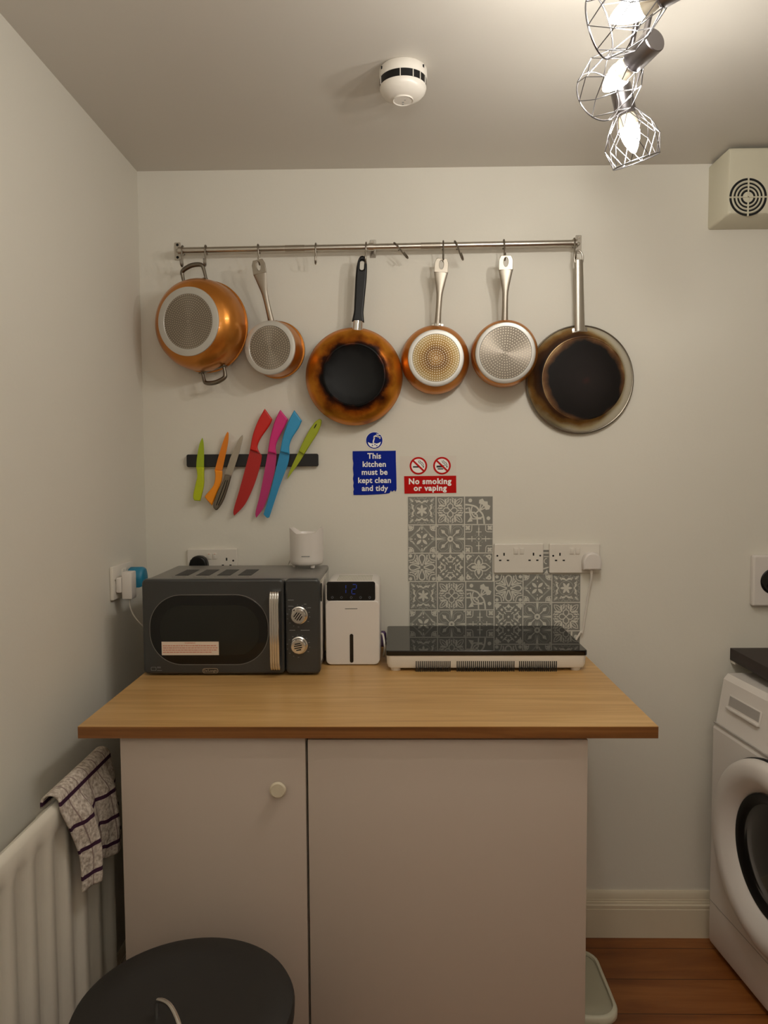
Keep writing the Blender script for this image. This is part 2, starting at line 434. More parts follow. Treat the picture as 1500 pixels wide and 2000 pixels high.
# ------------------------------------------------------------------ the room
def structure(mb, name, m):
    o = mb.build(name, m); o['kind'] = 'structure'; return o
RW, FW = 2.05, -1.75
structure(MB().span((LWALL - 0.1, FW - .1, -0.1), (RW + .1, D + .1, 0)), 'floor', 'floor')
structure(MB().span((LWALL - 0.1, FW - .1, CEIL), (RW + .1, D + .1, CEIL + .1)), 'ceiling', 'ceiling')
structure(MB().span((LWALL - 0.1, D, 0), (RW + .1, D + .1, CEIL)), 'wall_back', 'wall')
structure(MB().span((LWALL - 0.1, FW, 0), (LWALL, D, CEIL)), 'wall_left', 'wall')
structure(MB().span((RW, FW, 0), (RW + .1, D, CEIL)), 'wall_right', 'wall')
structure(MB().span((LWALL - 0.1, FW - .1, 0), (RW + .1, FW, CEIL)), 'wall_front', 'wall')
def baseboard(name, axis, a0, a1, wpos):
    prof = [(0, 0), (0.018, 0), (0.018, 0.086), (0.0155, 0.087), (0.0155, 0.090), (0.017, 0.091), (0.017, 0.098), (0.012, 0.1), (0.012, 0.106), (0.0095, 0.107), (0.0095, 0.112), (0.008, 0.113), (0.008, 0.131), (0.004, 0.137), (0, 0.137)]
    mb = MB(); secs = []
    for a in (a0, a1):
        if axis == 'x': secs.append([Vector((a, wpos - p[0], p[1])) for p in prof])
        else: secs.append([Vector((wpos + p[0], a, p[1])) for p in prof])
    mb.loft(secs); return structure(mb, name, 'skirting')
baseboard('baseboard_back', 'x', LWALL + .018, RW, D)
baseboard('baseboard_left', 'y', FW, D, LWALL)

# ------------------------------------------------------------------ worktop and cabinets
ZT = 0.888
WF = 1.402                                # worktop front edge
wt = MB()
wt.span((-0.632, WF + 0.0006, ZT - 0.024), (0.510, D - 0.003, ZT), 0.0)
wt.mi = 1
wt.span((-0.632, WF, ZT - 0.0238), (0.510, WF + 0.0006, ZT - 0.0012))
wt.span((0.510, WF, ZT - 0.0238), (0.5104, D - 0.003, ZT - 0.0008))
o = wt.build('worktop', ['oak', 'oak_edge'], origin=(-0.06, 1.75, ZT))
tag(o, 'light oak laminate worktop lying on the two white cabinets', 'worktop')
CF = 1.417                                # door front plane
def cabinet(x0, x1, ztop, label, knob):
    g = empty('base_cabinet', label, 'cabinet', ((x0 + x1) / 2, 1.7, 0), group='white base cabinets under the worktop')
    b = MB(); t = 0.016; y0 = CF + 0.019; y1 = 2.0; zt = ZT - 0.0245
    b.span((x0 + .001, y0, 0.09), (x0 + t, y1, zt)); b.span((x1 - t, y0, 0.09), (x1 - .001, y1, zt))
    b.span((x0 + t, y0, 0.09), (x1 - t, y1, 0.106)); b.span((x0 + t, y1 - .006, 0.106), (x1 - t, y1, zt))
    b.span((x0 + t, y0, zt - .016), (x1 - t, y0 + .08, zt)); b.span((x0 + t, y1 - .09, zt - .016), (x1 - t, y1 - .006, zt))
    b.span((x0 + .002, CF + .06, 0), (x1 - .002, CF + .076, 0.09))
    b.span((x0 + .002, y1 - .1, 0), (x1 - .002, y1 - .084, 0.09))
    b.build('carcass', 'carcass', g)
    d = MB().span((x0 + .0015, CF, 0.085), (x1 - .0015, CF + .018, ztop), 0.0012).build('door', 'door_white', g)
    if knob:
        k = W(545, 1537, CF); kb = MB()
        kb.lathe([(0, 0.018), (0.0135, 0.018), (0.0165, 0.0155), (0.0165, 0.013), (0.008, 0.009), (0.0075, 0), (0, 0)], 32, Matrix.Translation((k.x, CF, k.z)))
        kb.build('knob', 'knob_cream', d)
    return g
cabinet(-0.556, -0.1815, 0.8615, 'white cabinet with a round cream door knob, left under the oak worktop', True)
cabinet(-0.1800, 0.3790, 0.856, 'wide white cabinet with a plain door, right under the oak worktop', False)

# ------------------------------------------------------------------ microwave
def microwave():
    Y = 1.756; x0, x1 = -0.624, -0.187; z0, z1 = ZT + 0.0045, 1.128
    g = empty('microwave_oven', 'charcoal grey microwave oven with chrome handle on the left of the oak worktop', 'microwave', ((x0 + x1) / 2, 1.88, ZT))
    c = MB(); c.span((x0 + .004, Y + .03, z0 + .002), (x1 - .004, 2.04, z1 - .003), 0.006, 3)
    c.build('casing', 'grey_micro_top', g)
    v = MB()
    for i in range(4):
        xa = -0.566 + i * 0.0538
        v.mi = 0; v.span((xa, 1.838, z1 - .0035), (xa + .034, 1.948, z1 - .0024))
        v.mi = 1
        for k in range(11):
            v.span((xa, 1.841 + k * .0100, z1 - .0024), (xa + .034, 1.8438 + k * .0100, z1 - .0020))
        v.mi = 2; v.span((xa, 1.812, z1 - .0033), (xa + .034, 1.822, z1 - .0022), 0.0005)
    v.build('top_vents', ['hole', 'grey_micro', 'grey_micro_top'], g)
    # door
    xs = W(556, 1200, Y).x
    d = MB(); front(d, [rrect(x0, z0, xs - .0012, z1, 0.012)], Y, 0.03, 0.006)
    door = d.build('door', 'grey_micro', g, ang=50)
    wx0, wz1 = W(292, 1163, Y).x, W(292, 1163, Y).z; wx1, wz0 = W(524, 1297, Y).x, W(524, 1297, Y).z
    wn = MB(); front(wn, [rrect(wx0, wz0, wx1, wz1, 0.078, 14)], Y - .0012, 0.003, 0.001)
    win = wn.build('window', 'window', door)
    a = W(312, 1182, Y); b = W(507, 1279, Y)
    wi = MB(); front(wi, [rrect(a.x, b.z, b.x, a.z, 0.055, 12)], Y - .0016, 0.0006)
    wi.build('window_mesh', 'window_in', door)
    # trim line around window
    tr = MB(); pts = [Vector((p[0], Y - .0004, p[1])) for p in rrect(wx0 - .001, wz0 - .001, wx1 + .001, wz1 + .001, 0.079, 14)]
    tr.tube(pts, 0.0009, 6, cyc=True); tr.build('window_trim', 'grey_micro_top', door)
    # chrome ribbed handle
    hx0 = W(526, 1230, Y - .03).x; hx1 = W(545, 1230, Y - .03).x
    hz1 = W(535, 1157, Y - .03).z; hz0 = W(535, 1311, Y - .03).z
    h = MB(); nrib = 4; wd = (hx1 - hx0) / nrib
    for k in range(nrib):
        cx = hx0 + wd * (k + .5); path = []
        for (yy, zz) in ((Y - .001, hz1 - .004), (Y - .018, hz1 - .002), (Y - .027, hz1 - .012), (Y - .03, hz1 - .03), (Y - .031, (hz0 + hz1) / 2), (Y - .03, hz0 + .03), (Y - .027, hz0 + .012), (Y - .018, hz0 + .002), (Y - .001, hz0 + .004)):
            path.append(Vector((cx, yy, zz)))
        h.tube(smooth(path, 4, closed=False), wd * .52, 10)
    h.build('handle', 'chrome', door)
    # printed label and badge
    a = W(316, 1253, Y); b = W(428, 1279, Y)
    s = MB(); front(s, [[(a.x, b.z), (b.x, b.z), (b.x, a.z), (a.x, a.z)]], Y - .0022, 0.0004)
    s.mi = 1
    s.mesh(text_mesh('WARNING', 0.0056, 0.0), up(((a.x + b.x) / 2, Y - .0025, a.z - .0036)))
    for k in range(4):
        x = a.x + .003; zz = a.z - .0098 - k * .0054
        while x < b.x - .006 - (0.012 if k == 3 else 0):
            l = random.uniform(.003, .009)
            s.span((x, Y - .0026, zz - .0008), (min(x + l, b.x - .003), Y - .0022, zz + .0008)); x += l + .0014
    s.build('warning_label', ['sticker', 'sticker_red'], door)
    p = W(411, 1310, Y); bd = MB()
    front(bd, [rrect(p.x - .0195, p.z - .0062, p.x + .0195, p.z + .0062, 0.0055), rrect(p.x - .0183, p.z - .005, p.x + .0183, p.z + .005, 0.0045)], Y - .0006, 0.001)
    bd.mesh(text_mesh("De'Longhi", 0.0082, 0.00008), up((p.x, Y - .0007, p.z)))
    bd.build('badge', 'steel', door)
    p = W(306, 1306, Y); mk = MB()
    front(mk, [rrect(p.x - .014, p.z - .005, p.x - .001, p.z + .004, .002), rrect(p.x - .0132, p.z - .0042, p.x - .0018, p.z + .0032, .0016)], Y - .0003, 0.0005)
    mk.mesh(text_mesh('800', 0.006), up((p.x + .006, Y - .0005, p.z + .003)))
    mk.span((p.x + .001, Y - .0004, p.z - .005), (p.x + .013, Y, p.z - .0042))
    mk.build('power_mark', 'legend', door)
    # control panel
    cp = MB(); front(cp, [rrect(xs + .0012, z0, x1, z1, 0.012)], Y, 0.03, 0.006)
    pan = cp.build('control_panel', 'grey_micro', g, ang=50)
    lg = MB()
    def leg(px, py, wd, hh=.0014):
        q = W(px, py, Y); lg.span((q.x - wd / 2, Y - .0004, q.z - hh / 2), (q.x + wd / 2, Y + .0002, q.z + hh / 2))
    for (cx, cy) in ((583, 1203), (583, 1262)):
        for k in range(13):
            t = math.radians(-60 + k * 25 + 270 - 120); r_ = 22
            leg(cx + r_ * math.cos(t), cy + r_ * math.sin(t) * .98, .0022 if k % 2 else .0036, .0012)
    leg(568, 1172, .014); leg(567, 1184, .010); leg(596, 1180, .006); leg(604, 1187, .008); leg(571, 1231, .014); leg(596, 1231, .022)
    lg.build('legend', 'legend', pan)
    for i, (cx, cy) in enumerate(((583, 1203), (583, 1262))):
        q = W(cx, cy, Y - .01); T = Matrix.Translation((q.x, Y, q.z))
        k = MB(); k.lathe([(0, .018), (.0165, .018), (.0188, .0155), (.0192, .010), (.0192, .004), (.0215, .003), (.0215, 0), (0, 0)], 40, T)
        kn = k.build('knob', 'chrome', pan)
        f = MB()
        for j, (dx, l) in enumerate(((-.0085, .014), (-.003, .019), (.003, .019), (.0085, .012))):
            rot = Matrix.Rotation(math.radians(35 if i == 0 else 80), 4, 'Y')
            f.box(Vector((q.x, Y - .0183, q.z)) + rot @ Vector((dx * .9, 0, 0)), (.0026, .0012, l), 0, mtx=rot)
        f.build('grip_ribs', 'black', kn)
    sd = MB(); sd.span((x1 - .0042, Y + .034, z0 + .02), (x1 - .0022, 2.02, z1 - .012), .0008); sd.build('side_panel', 'chrome', g)
    ft = [(x0 + .05, Y + .05), (x1 - .05, Y + .05), (x0 + .05, 2.0), (x1 - .05, 2.0)]
    for fx, fy in ft:
        MB().lathe([(0, 0), (.013, 0), (.015, .012), (0, .012)], 20, Matrix.Translation((fx, fy, ZT + .012)) @ Matrix.Rotation(-PI / 2, 4, 'X') @ Matrix.Rotation(PI, 4, 'X')).build('foot', 'rubber', g)
    return g
microwave()

# ------------------------------------------------------------------ white speaker-like canister on the microwave
def canister():
    c = W(599, 1065, 1.985); zb = 1.1275
    g = empty('aroma_diffuser', 'small white canister with notched rim standing on the microwave', 'diffuser', (c.x, 1.985, zb))
    b = MB(); n = 64; prof = [(0.030, 0.007), (0.040, 0.007), (0.0445, 0.011), (0.0455, 0.02), (0.0460, 0.09), ]
    secs = []
    def rim(a):  # dip towards the camera and the back
        return 0.094 + 0.0135 * max(0.0, min(1.0, (abs(math.cos(a)) - 0.5) * 2.6))
    rings = [(r, z, 0) for r, z in prof] + [(0.0465, None, 0), (0.0435, None, 1)]
    for r, z, inn in rings:
        secs.append([Vector((c.x + r * math.cos(2 * PI * k / n), 1.985 + r * math.sin(2 * PI * k / n), zb + (z if z is not None else rim(2 * PI * k / n)))) for k in range(n)])
    for r, z in ((.041, .088), (.010, .086)):
        secs.append([Vector((c.x + r * math.cos(2 * PI * k / n), 1.985 + r * math.sin(2 * PI * k / n), zb + z)) for k in range(n)])
    b.loft(secs); b.build('body', 'plastic_cool', g, ang=50)
    t = MB()
    q = W(597, 1087, 1.94)
    for k in range(9): t.span((q.x - .011 + k * .0025, 1.9388, q.z - .0011), (q.x - .0092 + k * .0025, 1.941, q.z + .0011))
    t.build('lettering', 'legend', g)
    for k in range(3):
        a = math.radians(-90 + 120 * k + 35)
        MB().lathe([(0, 0), (.007, 0), (.006, .008), (0, .008)], 16, Matrix.Translation((c.x + .033 * math.cos(a), 1.985 + .033 * math.sin(a), zb + .008)) @ Matrix.Rotation(PI / 2, 4, 'X')).build('foot', 'plastic_cool', g)
    cb = MB(); a = Vector((c.x - .035, 2.025, zb + .02))
    cb.tube(smooth([a, a + Vector((-.012, .03, .0)), a + Vector((-.028, .06, -.02)), a + Vector((-.04, .066, -.05))], 6, closed=False), .0016, 6)
    cb.build('cord', 'plastic_white', g)
canister()

# ------------------------------------------------------------------ white fan heater with display
def heater():
    Y = 1.856; x0, x1 = -0.1835, -0.043; z0 = ZT; z1 = 1.103
    g = empty('air_dehumidifier', 'white box-shaped appliance with black display between microwave and hob', 'dehumidifier', ((x0 + x1) / 2, 1.94, ZT))
    b = MB(); front(b, [rrect(x0, z0, x1, z1, .017)], Y, 0.165, 0.006)
    b.build('body', 'plastic_cool', g, ang=50)
    f = MB(); a = W(633, 1173, Y); e = W(741, 1302, Y)
    front(f, [rrect(x0 + .001, z0 + .002, x1 - .001, a.z, .013)], Y - .0045, .006, .002)
    f.build('front_panel', 'plastic_cool', g, ang=50)
    ds = MB(); a = W(638, 1136, Y); e = W(733, 1173, Y)
    front(ds, [rrect(a.x, e.z, e.x, a.z, .006)], Y - .0016, .002, .0005)
    disp = ds.build('display', 'window', g)
    sg = MB(); yy = Y - .0022
    def seg(px0, py0, px1, py1, r=.0007):
        p, q = W(px0, py0, yy), W(px1, py1, yy); sg.tube([p, q], r, 5)
    # "1"
    seg(675.5, 1143, 675.5, 1149); seg(675.5, 1152, 675.5, 1158)
    # "2"
    seg(689, 1141.5, 695, 1141.5); seg(696, 1142.5, 696, 1149); seg(688, 1150.5, 695, 1150.5); seg(687, 1152, 687, 1159); seg(688, 1160, 694, 1160)
    sg.build('digits', 'seg', disp)
    ic = MB()
    for px in (649, 667, 686, 704, 722):
        q = W(px, 1167, yy)
        front(ic, [circ(q.x, q.z, .0032, 10), circ(q.x, q.z, .0022, 10)], yy, .0004)
    ic.build('icons', 'seg_dim', disp)
    sl = MB(); a = W(683, 1238, Y - .004); e = W(690.5, 1294, Y - .004)
    front(sl, [rrect(a.x, e.z, e.x, a.z, .0045)], Y - .0052, .0014, 0); sl.build('level_window', 'window', g)
    tx = MB(); q = W(686, 1189, Y - .005)
    for k in range(12): tx.span((q.x - .016 + k * .0027, Y - .0050, q.z - .0008), (q.x - .0140 + k * .0027, Y - .0044, q.z + .0008))
    tx.build('lettering', 'print_black', g)
    vt = MB()
    for k in range(22):
        xx = x0 + .028 + k * .0042
        for r_ in range(4): vt.span((xx, Y + .03 + r_ * .026, z1 - .0003), (xx + .0022, Y + .05 + r_ * .026, z1 + .0004))
    vt.build('top_grille', 'caddy_lid', g)
heater()
cb = MB()
a = W(740, 1233, 1.98); b_ = W(748, 1240, 1.94)
cb.tube(smooth([a + Vector((-.004, .03, .02)), a, (a + b_) / 2 + Vector((0, -.01, 0)), b_, b_ + Vector((.005, -.02, -.03)), Vector((b_.x + .001, 1.93, ZT + .004))], 6, closed=False), .0028, 8)
o = cb.build('power_cable', 'plastic_white', origin=(a.x, a.y, ZT)); tag(o, 'short white cable looping down between the white appliance and the hob', 'cable')
p = W(746, 1258, 1.985)
o = MB().lathe([(0, 0), (.010, 0), (.012, .004), (.012, .036), (.009, .042), (0, .042)], 20, Matrix.Translation((p.x - .001, 2.06, ZT)) @ Matrix.Rotation(-PI / 2, 4, 'X')).build('bottle_cap', 'purple', origin=(p.x, 2.06, ZT))
tag(o, 'purple cap standing half hidden between the white appliance and the hob', 'cap')

# ------------------------------------------------------------------ two-zone hob
def hob():
    Y = 1.791; x0, x1 = -0.0265, 0.4735; y1 = 2.08
    g = empty('portable_hob', 'portable two-zone hob with black glass top on the oak worktop', 'hob', ((x0 + x1) / 2, 1.93, ZT))
    b = MB(); secs = []
    n = rrect(0, 0, 1, 1, .1)
    def ring(ins, z, r):
        return [Vector((p[0], p[1], z)) for p in rrect(x0 + ins, Y + ins, x1 - ins, y1 - ins, r, 6)]
    b.loft([ring(.012, ZT + .006, .01), ring(.005, ZT + .009, .012), ring(.002, ZT + .018, .012), ring(.001, ZT + .0405, .012)])
    body = b.build('body', 'plastic_white', g, ang=40)
    gl = MB(); gl.loft([ring(0, ZT + .0405, .008), ring(-.0005, ZT + .042, .008), ring(-.0005, ZT + .0515, .008), ring(.0008, ZT + .0532, .008)])
    gl.build('glass_top', 'glass_hob', g, ang=30)
    v = MB()
    for (pa, pb, n_) in ((813, 879, 18), (893, 1004, 29), (1015, 1087, 20)):
        for k in range(n_):
            px = pa + (pb - pa) * k / (n_ - 1); a = W(px, 1291.5, Y); e = W(px, 1312, Y)
            v.span((a.x - .0011, Y + .0005, e.z), (a.x + .0011, Y + .003, a.z))
    v.build('front_vents', 'hole', body)
    for fx in (x0 + .024, x1 - .024):
        for fy in (Y + .022, y1 - .03):
            MB().lathe([(0, 0), (.012, 0), (.014, .0075), (0, .0075)], 20, Matrix.Translation((fx, fy, ZT)) @ Matrix.Rotation(-PI / 2, 4, 'X')).build('foot', 'plastic_white', g)
hob()

# ------------------------------------------------------------------ patterned tile stickers
def stroke(mb, pts, wd, y):
    pts = [Vector((p[0], p[1])) for p in pts]; n = len(pts); L, R_ = [], []
    for i, p in enumerate(pts):
        t = (pts[min(i + 1, n - 1)] - pts[max(i - 1, 0)])
        if t.length < 1e-9: t = Vector((1, 0))
        t.normalize(); q = Vector((-t.y, t.x)); ww = wd[i] if isinstance(wd, list) else wd
        L.append(p + q * ww / 2); R_.append(p - q * ww / 2)
    for i in range(n - 1):
        mb.poly([(a[0], y, a[1]) for a in (L[i], L[i + 1], R_[i + 1], R_[i])])
def arc(cx, cy, r, a0, a1, n=10, ry=None):
    return [(cx + r * math.cos(math.radians(a0 + (a1 - a0) * k / n)), cy + (ry or r) * math.sin(math.radians(a0 + (a1 - a0) * k / n))) for k in range(n + 1)]
def leaf(cx, cy, ang, l, wd, n=6):
    ca, sa = math.cos(math.radians(ang)), math.sin(math.radians(ang)); out = []
    for k in range(n + 1): t = k / n; out.append((t * l, wd * math.sin(PI * t) ** .8))
    for k in range(n - 1, 0, -1): t = k / n; out.append((t * l, -wd * math.sin(PI * t) ** .8))
    return [(cx + x * ca - y * sa, cy + x * sa + y * ca) for x, y in out]
# a design is a list of (kind, layer, points, width); drawn in [-1,1]^2 with four-fold symmetry
def design(k):
    P = []
    def F(pts, layer=1, q=4, mir=False): P.append(('f', layer, pts, 0, q, mir))
    def S(pts, wd, layer=1, q=4, mir=False): P.append(('s', layer, pts, wd, q, mir))
    if k == 'A':
        for a in range(30, 390, 60): F(leaf(0, 0, a, .44, .09), q=1)
        S(arc(0, 0, .52, 0, 360, 30), .05, 2, q=1)
        S([(.55, .0), (.72, .18), (.6, .36), (.78, .45)], .09, mir=True); S([(.95, .05), (.82, .2), (.95, .35)], .07, 2, mir=True)
        F(leaf(.62, .62, 45, .4, .1)); S([(.5, .9), (.65, .75), (.85, .9)], .06, 2, mir=True); F(leaf(.6, .1, 60, .3, .06), mir=True)
        for a in range(0, 90, 18): F(circ(.9 * math.cos(math.radians(a)) * 1.0, .9 * math.sin(math.radians(a)), .04, 6), 2)
    elif k == 'B':
        S(leaf(.35, .35, 45, .72, .17) + [(.35, .35)], .06); S([(.45, .45), (.72, .72)], .05)
        F(leaf(.35, .28, 12, .55, .07), mir=True); F(leaf(.52, .2, -12, .36, .06), mir=True)
        S(arc(.3, 0, .2, -120, 120, 10), .07); F(circ(.6, 0, .06, 8)); S([(.0, .0), (.16, .16), (.3, .2)], .07, mir=True)
        F(leaf(.68, 0, 0, .2, .05)); S([(.5, .42), (.8, .3), (.93, .1)], .05, mir=True)
    elif k == 'C':
        for a in (20, 45, 72):
            ca, sa = math.cos(math.radians(a)), math.sin(math.radians(a))
            S([(0.05, -.02), (.55 * ca, .55 * sa)], .08, q=1)
            b = (.48 * ca, .48 * sa); F([(b[0] + .15 * sa, b[1] - .15 * ca), (b[0] + .2 * sa + .25 * ca, b[1] - .2 * ca + .25 * sa), (b[0] + .42 * ca, b[1] + .42 * sa), (b[0] - .2 * sa + .25 * ca, b[1] + .2 * ca + .25 * sa), (b[0] - .15 * sa, b[1] + .15 * ca)], q=1)
        F(circ(-.62, .72, .14, 12), q=1); F(circ(.7, -.58, .14, 12), q=1)
        S(smooth([(-1, .42), (-.6, .38), (-.2, .25), (0.02, 0), (.25, -.25), (.36, -.6), (.4, -1)], 4, closed=False), .12, q=1)
        S(arc(0, 0, .55, 150, 300, 12), .09, q=1); S([(-1, -.15), (-.3, -.15), (-.12, -.35), (-.1, -1)], .1, q=1)
        S([(-.95, .1), (-.7, .2), (-.62, -.3), (-.5, -.6)], .12, q=1); F([(-.85, -.85), (-.45, -.8), (-.6, -.45)], q=1); S([(-.5, -.62), (.2, -.62)], .08, q=1)
        S([(0, 0), (-.3, -.3)], .1, q=1)
    elif k == 'D':
        F(leaf(.04, .04, 45, .5, .11)); S([(.95, 0), (.5, .42), (0, .95)], .1, 2); F(circ(.88, 0, .12, 8)); F(circ(.72, 0, .05, 6)); F(circ(.5, 0, .05, 6))
        F(leaf(1, 1, 225, .5, .08)); F(leaf(1, .95, 195, .45, .06), mir=True); S([(.6, 1), (.62, .75), (.75, .62), (1, .6)], .06)
        S([(.85, .14), (.68, .18), (.55, .36)], .07)
    elif k == 'E':
        F(circ(0, 0, .22, 20), q=1); F(circ(0, 0, .08, 12), 3, q=1)
        S([(.18, .18), (.5, .5)], .06); F([(.42, .62), (.66, .66), (.62, .42), (.44, .38), (.38, .44)]); F([(.4, .58), (.7, .7), (.58, .4)])
        F([(.3, 0), (1, .09), (1, -.09)]); S([(.38, .12), (.72, .16), (.88, .4), (.88, .66), (.68, .88), (.4, .88), (.16, .7), (.12, .38)], .05, 2)
        S([(.3, .1), (.8, .08), (.97, .3)], .035, 2, mir=True); F(circ(.93, .93, .06, 8))
    elif k == 'F':
        S([(.0, .22), (.0, .75)], .07); S([(-.2, .5), (.2, .5)], .06); F(leaf(0, .5, 90, .4, .05))
        F(leaf(.8, .8, 45, .22, .08)); F(leaf(.8, .8, 225, .22, .08)); F(leaf(.8, .8, 135, .22, .08)); F(leaf(.8, .8, -45, .22, .08))
        S([(.98, .5), (.6, .52), (.5, .6), (.5, .98)], .06); S(arc(0, 0, .2, 0, 90, 5), .05, 2); F(circ(.25, .25, .04, 6), 2); F(circ(0, 0, .08, 8), q=1)
        S([(.6, 0), (1, 0)], .035)
    elif k == 'G':
        S(smooth([(.12, 0.03), (.35, .1), (.6, .2), (.82, .18), (.93, 0), (.82, -.18), (.6, -.2), (.35, -.1), (.12, -.03)], 3, closed=False), .09)
        S(smooth([(.22, .2), (.5, .3), (.7, .34), (.92, .38)], 3, closed=False), .09, mir=True)
        F(leaf(.36, .36, 45, .3, .06)); F(circ(.84, .84, .13, 8)); S([(.5, .98), (.56, .66), (.7, .56), (.98, .5)], .07)
        S([(.28, .27), (.46, .5), (.42, .7)], .06, mir=True)
    elif k == 'H':
        F([(.62, .0), (.76, .14), (.95, 0), (.76, -.14)]); S([(.4, -.2), (.4, .2)], .08); F(circ(.62, .26, .07, 8), mir=True); F(circ(.52, .5, .09, 8))
        S([(.72, .12), (.66, .36), (.78, .4)], .06, mir=True); F(circ(.82, .82, .19, 10)); F(circ(.6, .86, .06, 6), mir=True); F(circ(.86, .58, .06, 6), mir=True)
        F([(0, .1), (.1, 0), (0, -.1), (-.1, 0)], q=1); S([(.2, .2), (.36, .34)], .07); F(leaf(.42, .42, 45, .16, .05)); F(leaf(.48, .1, 60, .2, .05), mir=True)
    elif k == 'I':
        S([(.12, .1), (.3, .28), (.52, .26), (.86, 0), (.52, -.26), (.3, -.28), (.12, -.1)], .075); F(leaf(0, 0, 0, .56, .13)); F(circ(.42, 0, .1, 8)); F(circ(0, 0, .1, 8), q=1)
        F(circ(.76, .76, .17, 8)); F(circ(.58, .8, .08, 6), mir=True); F(circ(.8, .58, .08, 6), mir=True); F(circ(.52, .5, .07, 6), 2); F(leaf(.8, .3, 60, .25, .06), 2, mir=True); F(circ(.76, .76, .05, 6), 3)
    return P
def xf(pts, rot, mir, cx, cy, sx, sy, base):
    out = []
    for p in pts:
        x, y = p[0], p[1]
        if mir: x, y = y, x
        for _ in range((rot) % 4): x, y = -y, x
        for _ in range(base % 4): x, y = y, -x
        out.append((cx + x * sx, cy + y * sy))
    return out
def clip_y(pts, lo, hi):        # Sutherland-Hodgman in z
    for s_, lim in ((1, lo), (-1, hi)):
        out = []; n = len(pts)
        for i in range(n):
            a, b = pts[i], pts[(i + 1) % n]; da, db = s_ * (a[1] - lim), s_ * (b[1] - lim)
            if da >= 0: out.append(a)
            if da * db < 0:
                t = da / (da - db); out.append((a[0] + (b[0] - a[0]) * t, a[1] + (b[1] - a[1]) * t))
        pts = out
        if len(pts) < 3: return []
    return pts
def draw_tile(mb, k, cx, cz, hw, hh, Y, base=0, ang=0.0):
    ct = [0]
    for kind, layer, pts, wd, q, mir in design(k):
        mb.mi = {1: 1, 2: 2, 3: 0}[layer]
        for r_ in range(q):
            for mm in ((False, True) if mir else (False,)):
                ct[0] += 1; yy = Y - .0003 - layer * .0001 - ct[0] * 9e-6
                pp = xf(pts, r_, mm, 0, 0, 1, 1, base)
                pp = [(max(-.985, min(.985, x)), max(-.985, min(.985, y))) for x, y in pp]
                pp = [(cx + x * hw, cz + y * hh) for x, y in pp]
                if kind == 'f':
                    try: mb.poly([(x, yy, z) for x, z in pp])
                    except Exception: pass
                else: stroke(mb, pp, wd * hw, yy)
def sheet(grid, corners_px, label, base=0, rows=None):
    a, b = W(*corners_px[0], D), W(*corners_px[1], D)
    Yf = D - .0016; ncol, nrow = len(grid[0]), len(grid)
    mb = MB(); mb.mi = 1
    mb.span((a.x, Yf, b.z), (b.x, D - .0002, a.z))
    hw = (b.x - a.x) / ncol / 2; hh = (a.z - b.z) / nrow / 2
    for r_ in range(nrow):
        for c in range(ncol):
            cx = a.x + hw * (2 * c + 1); cz = a.z - hh * (2 * r_ + 1)
            mb.mi = 0; mb.poly([(cx - hw * .965, Yf - .0002, cz - hh * .965), (cx + hw * .965, Yf - .0002, cz - hh * .965), (cx + hw * .965, Yf - .0002, cz + hh * .965), (cx - hw * .965, Yf - .0002, cz + hh * .965)])
            if grid[r_][c] != ' ': draw_tile(mb, grid[r_][c], cx, cz, hw * .965, hh * .965, Yf, base)
    o = mb.build('tile_sticker_sheet', ['tile_grey', 'tile_light', 'tile_mid'], origin=((a.x + b.x) / 2, D, (a.z + b.z) / 2))
    tag(o, label, 'tile stickers', 'patterned grey tile stickers above the hob')
    return o
sheet(['ABC', 'DEF', 'GHI'], ((796, 969.5), (962.5, 1135)), 'grey and white patterned tile sticker sheet, upper left, touching the no smoking sign')
sheet(['ABC', 'DEF', 'GHI'], ((799, 1135.6), (964.5, 1301.5)), 'grey and white patterned tile sticker sheet directly behind the left half of the hob')
sheet(['GDA', 'HEB', 'IFC'], ((965.2, 1121), (1132.5, 1287)), 'grey and white patterned tile sticker sheet under the two right sockets', base=1)
def strip():
    a, b = W(1060, 1074, D), W(1073, 1120.2, D); Yf = D - .0016; mb = MB()
    mb.mi = 0; mb.span((a.x, Yf, b.z), (b.x, D - .0002, a.z)); mb.mi = 1
    cz = (a.z + b.z) / 2; h = (a.z - b.z) / 2; cx = a.x + .012
    stroke(mb, arc(cx, cz + .002, .008, 90, 270, 8), .0025, Yf - .0003); stroke(mb, [(a.x + .001, cz + h * .75), (b.x - .001, cz + h * .75)], .004, Yf - .0003)
    stroke(mb, [(a.x + .003, cz + h * .45), (b.x - .001, cz + h * .42)], .0025, Yf - .0003); stroke(mb, [(a.x + .001, cz - h * .6), (b.x - .002, cz - h * .45)], .004, Yf - .0003)
    mb.poly([(a.x + .004, Yf - .0003, b.z + .001), (b.x - .004, Yf - .0003, b.z + .001), (b.x - .007, Yf - .0003, b.z + .012)])
    o = mb.build('tile_sticker_offcut', ['tile_grey', 'tile_light'], origin=((a.x + b.x) / 2, D, cz)); tag(o, 'narrow offcut of grey tile sticker squeezed between the two right sockets', 'tile stickers')
strip()

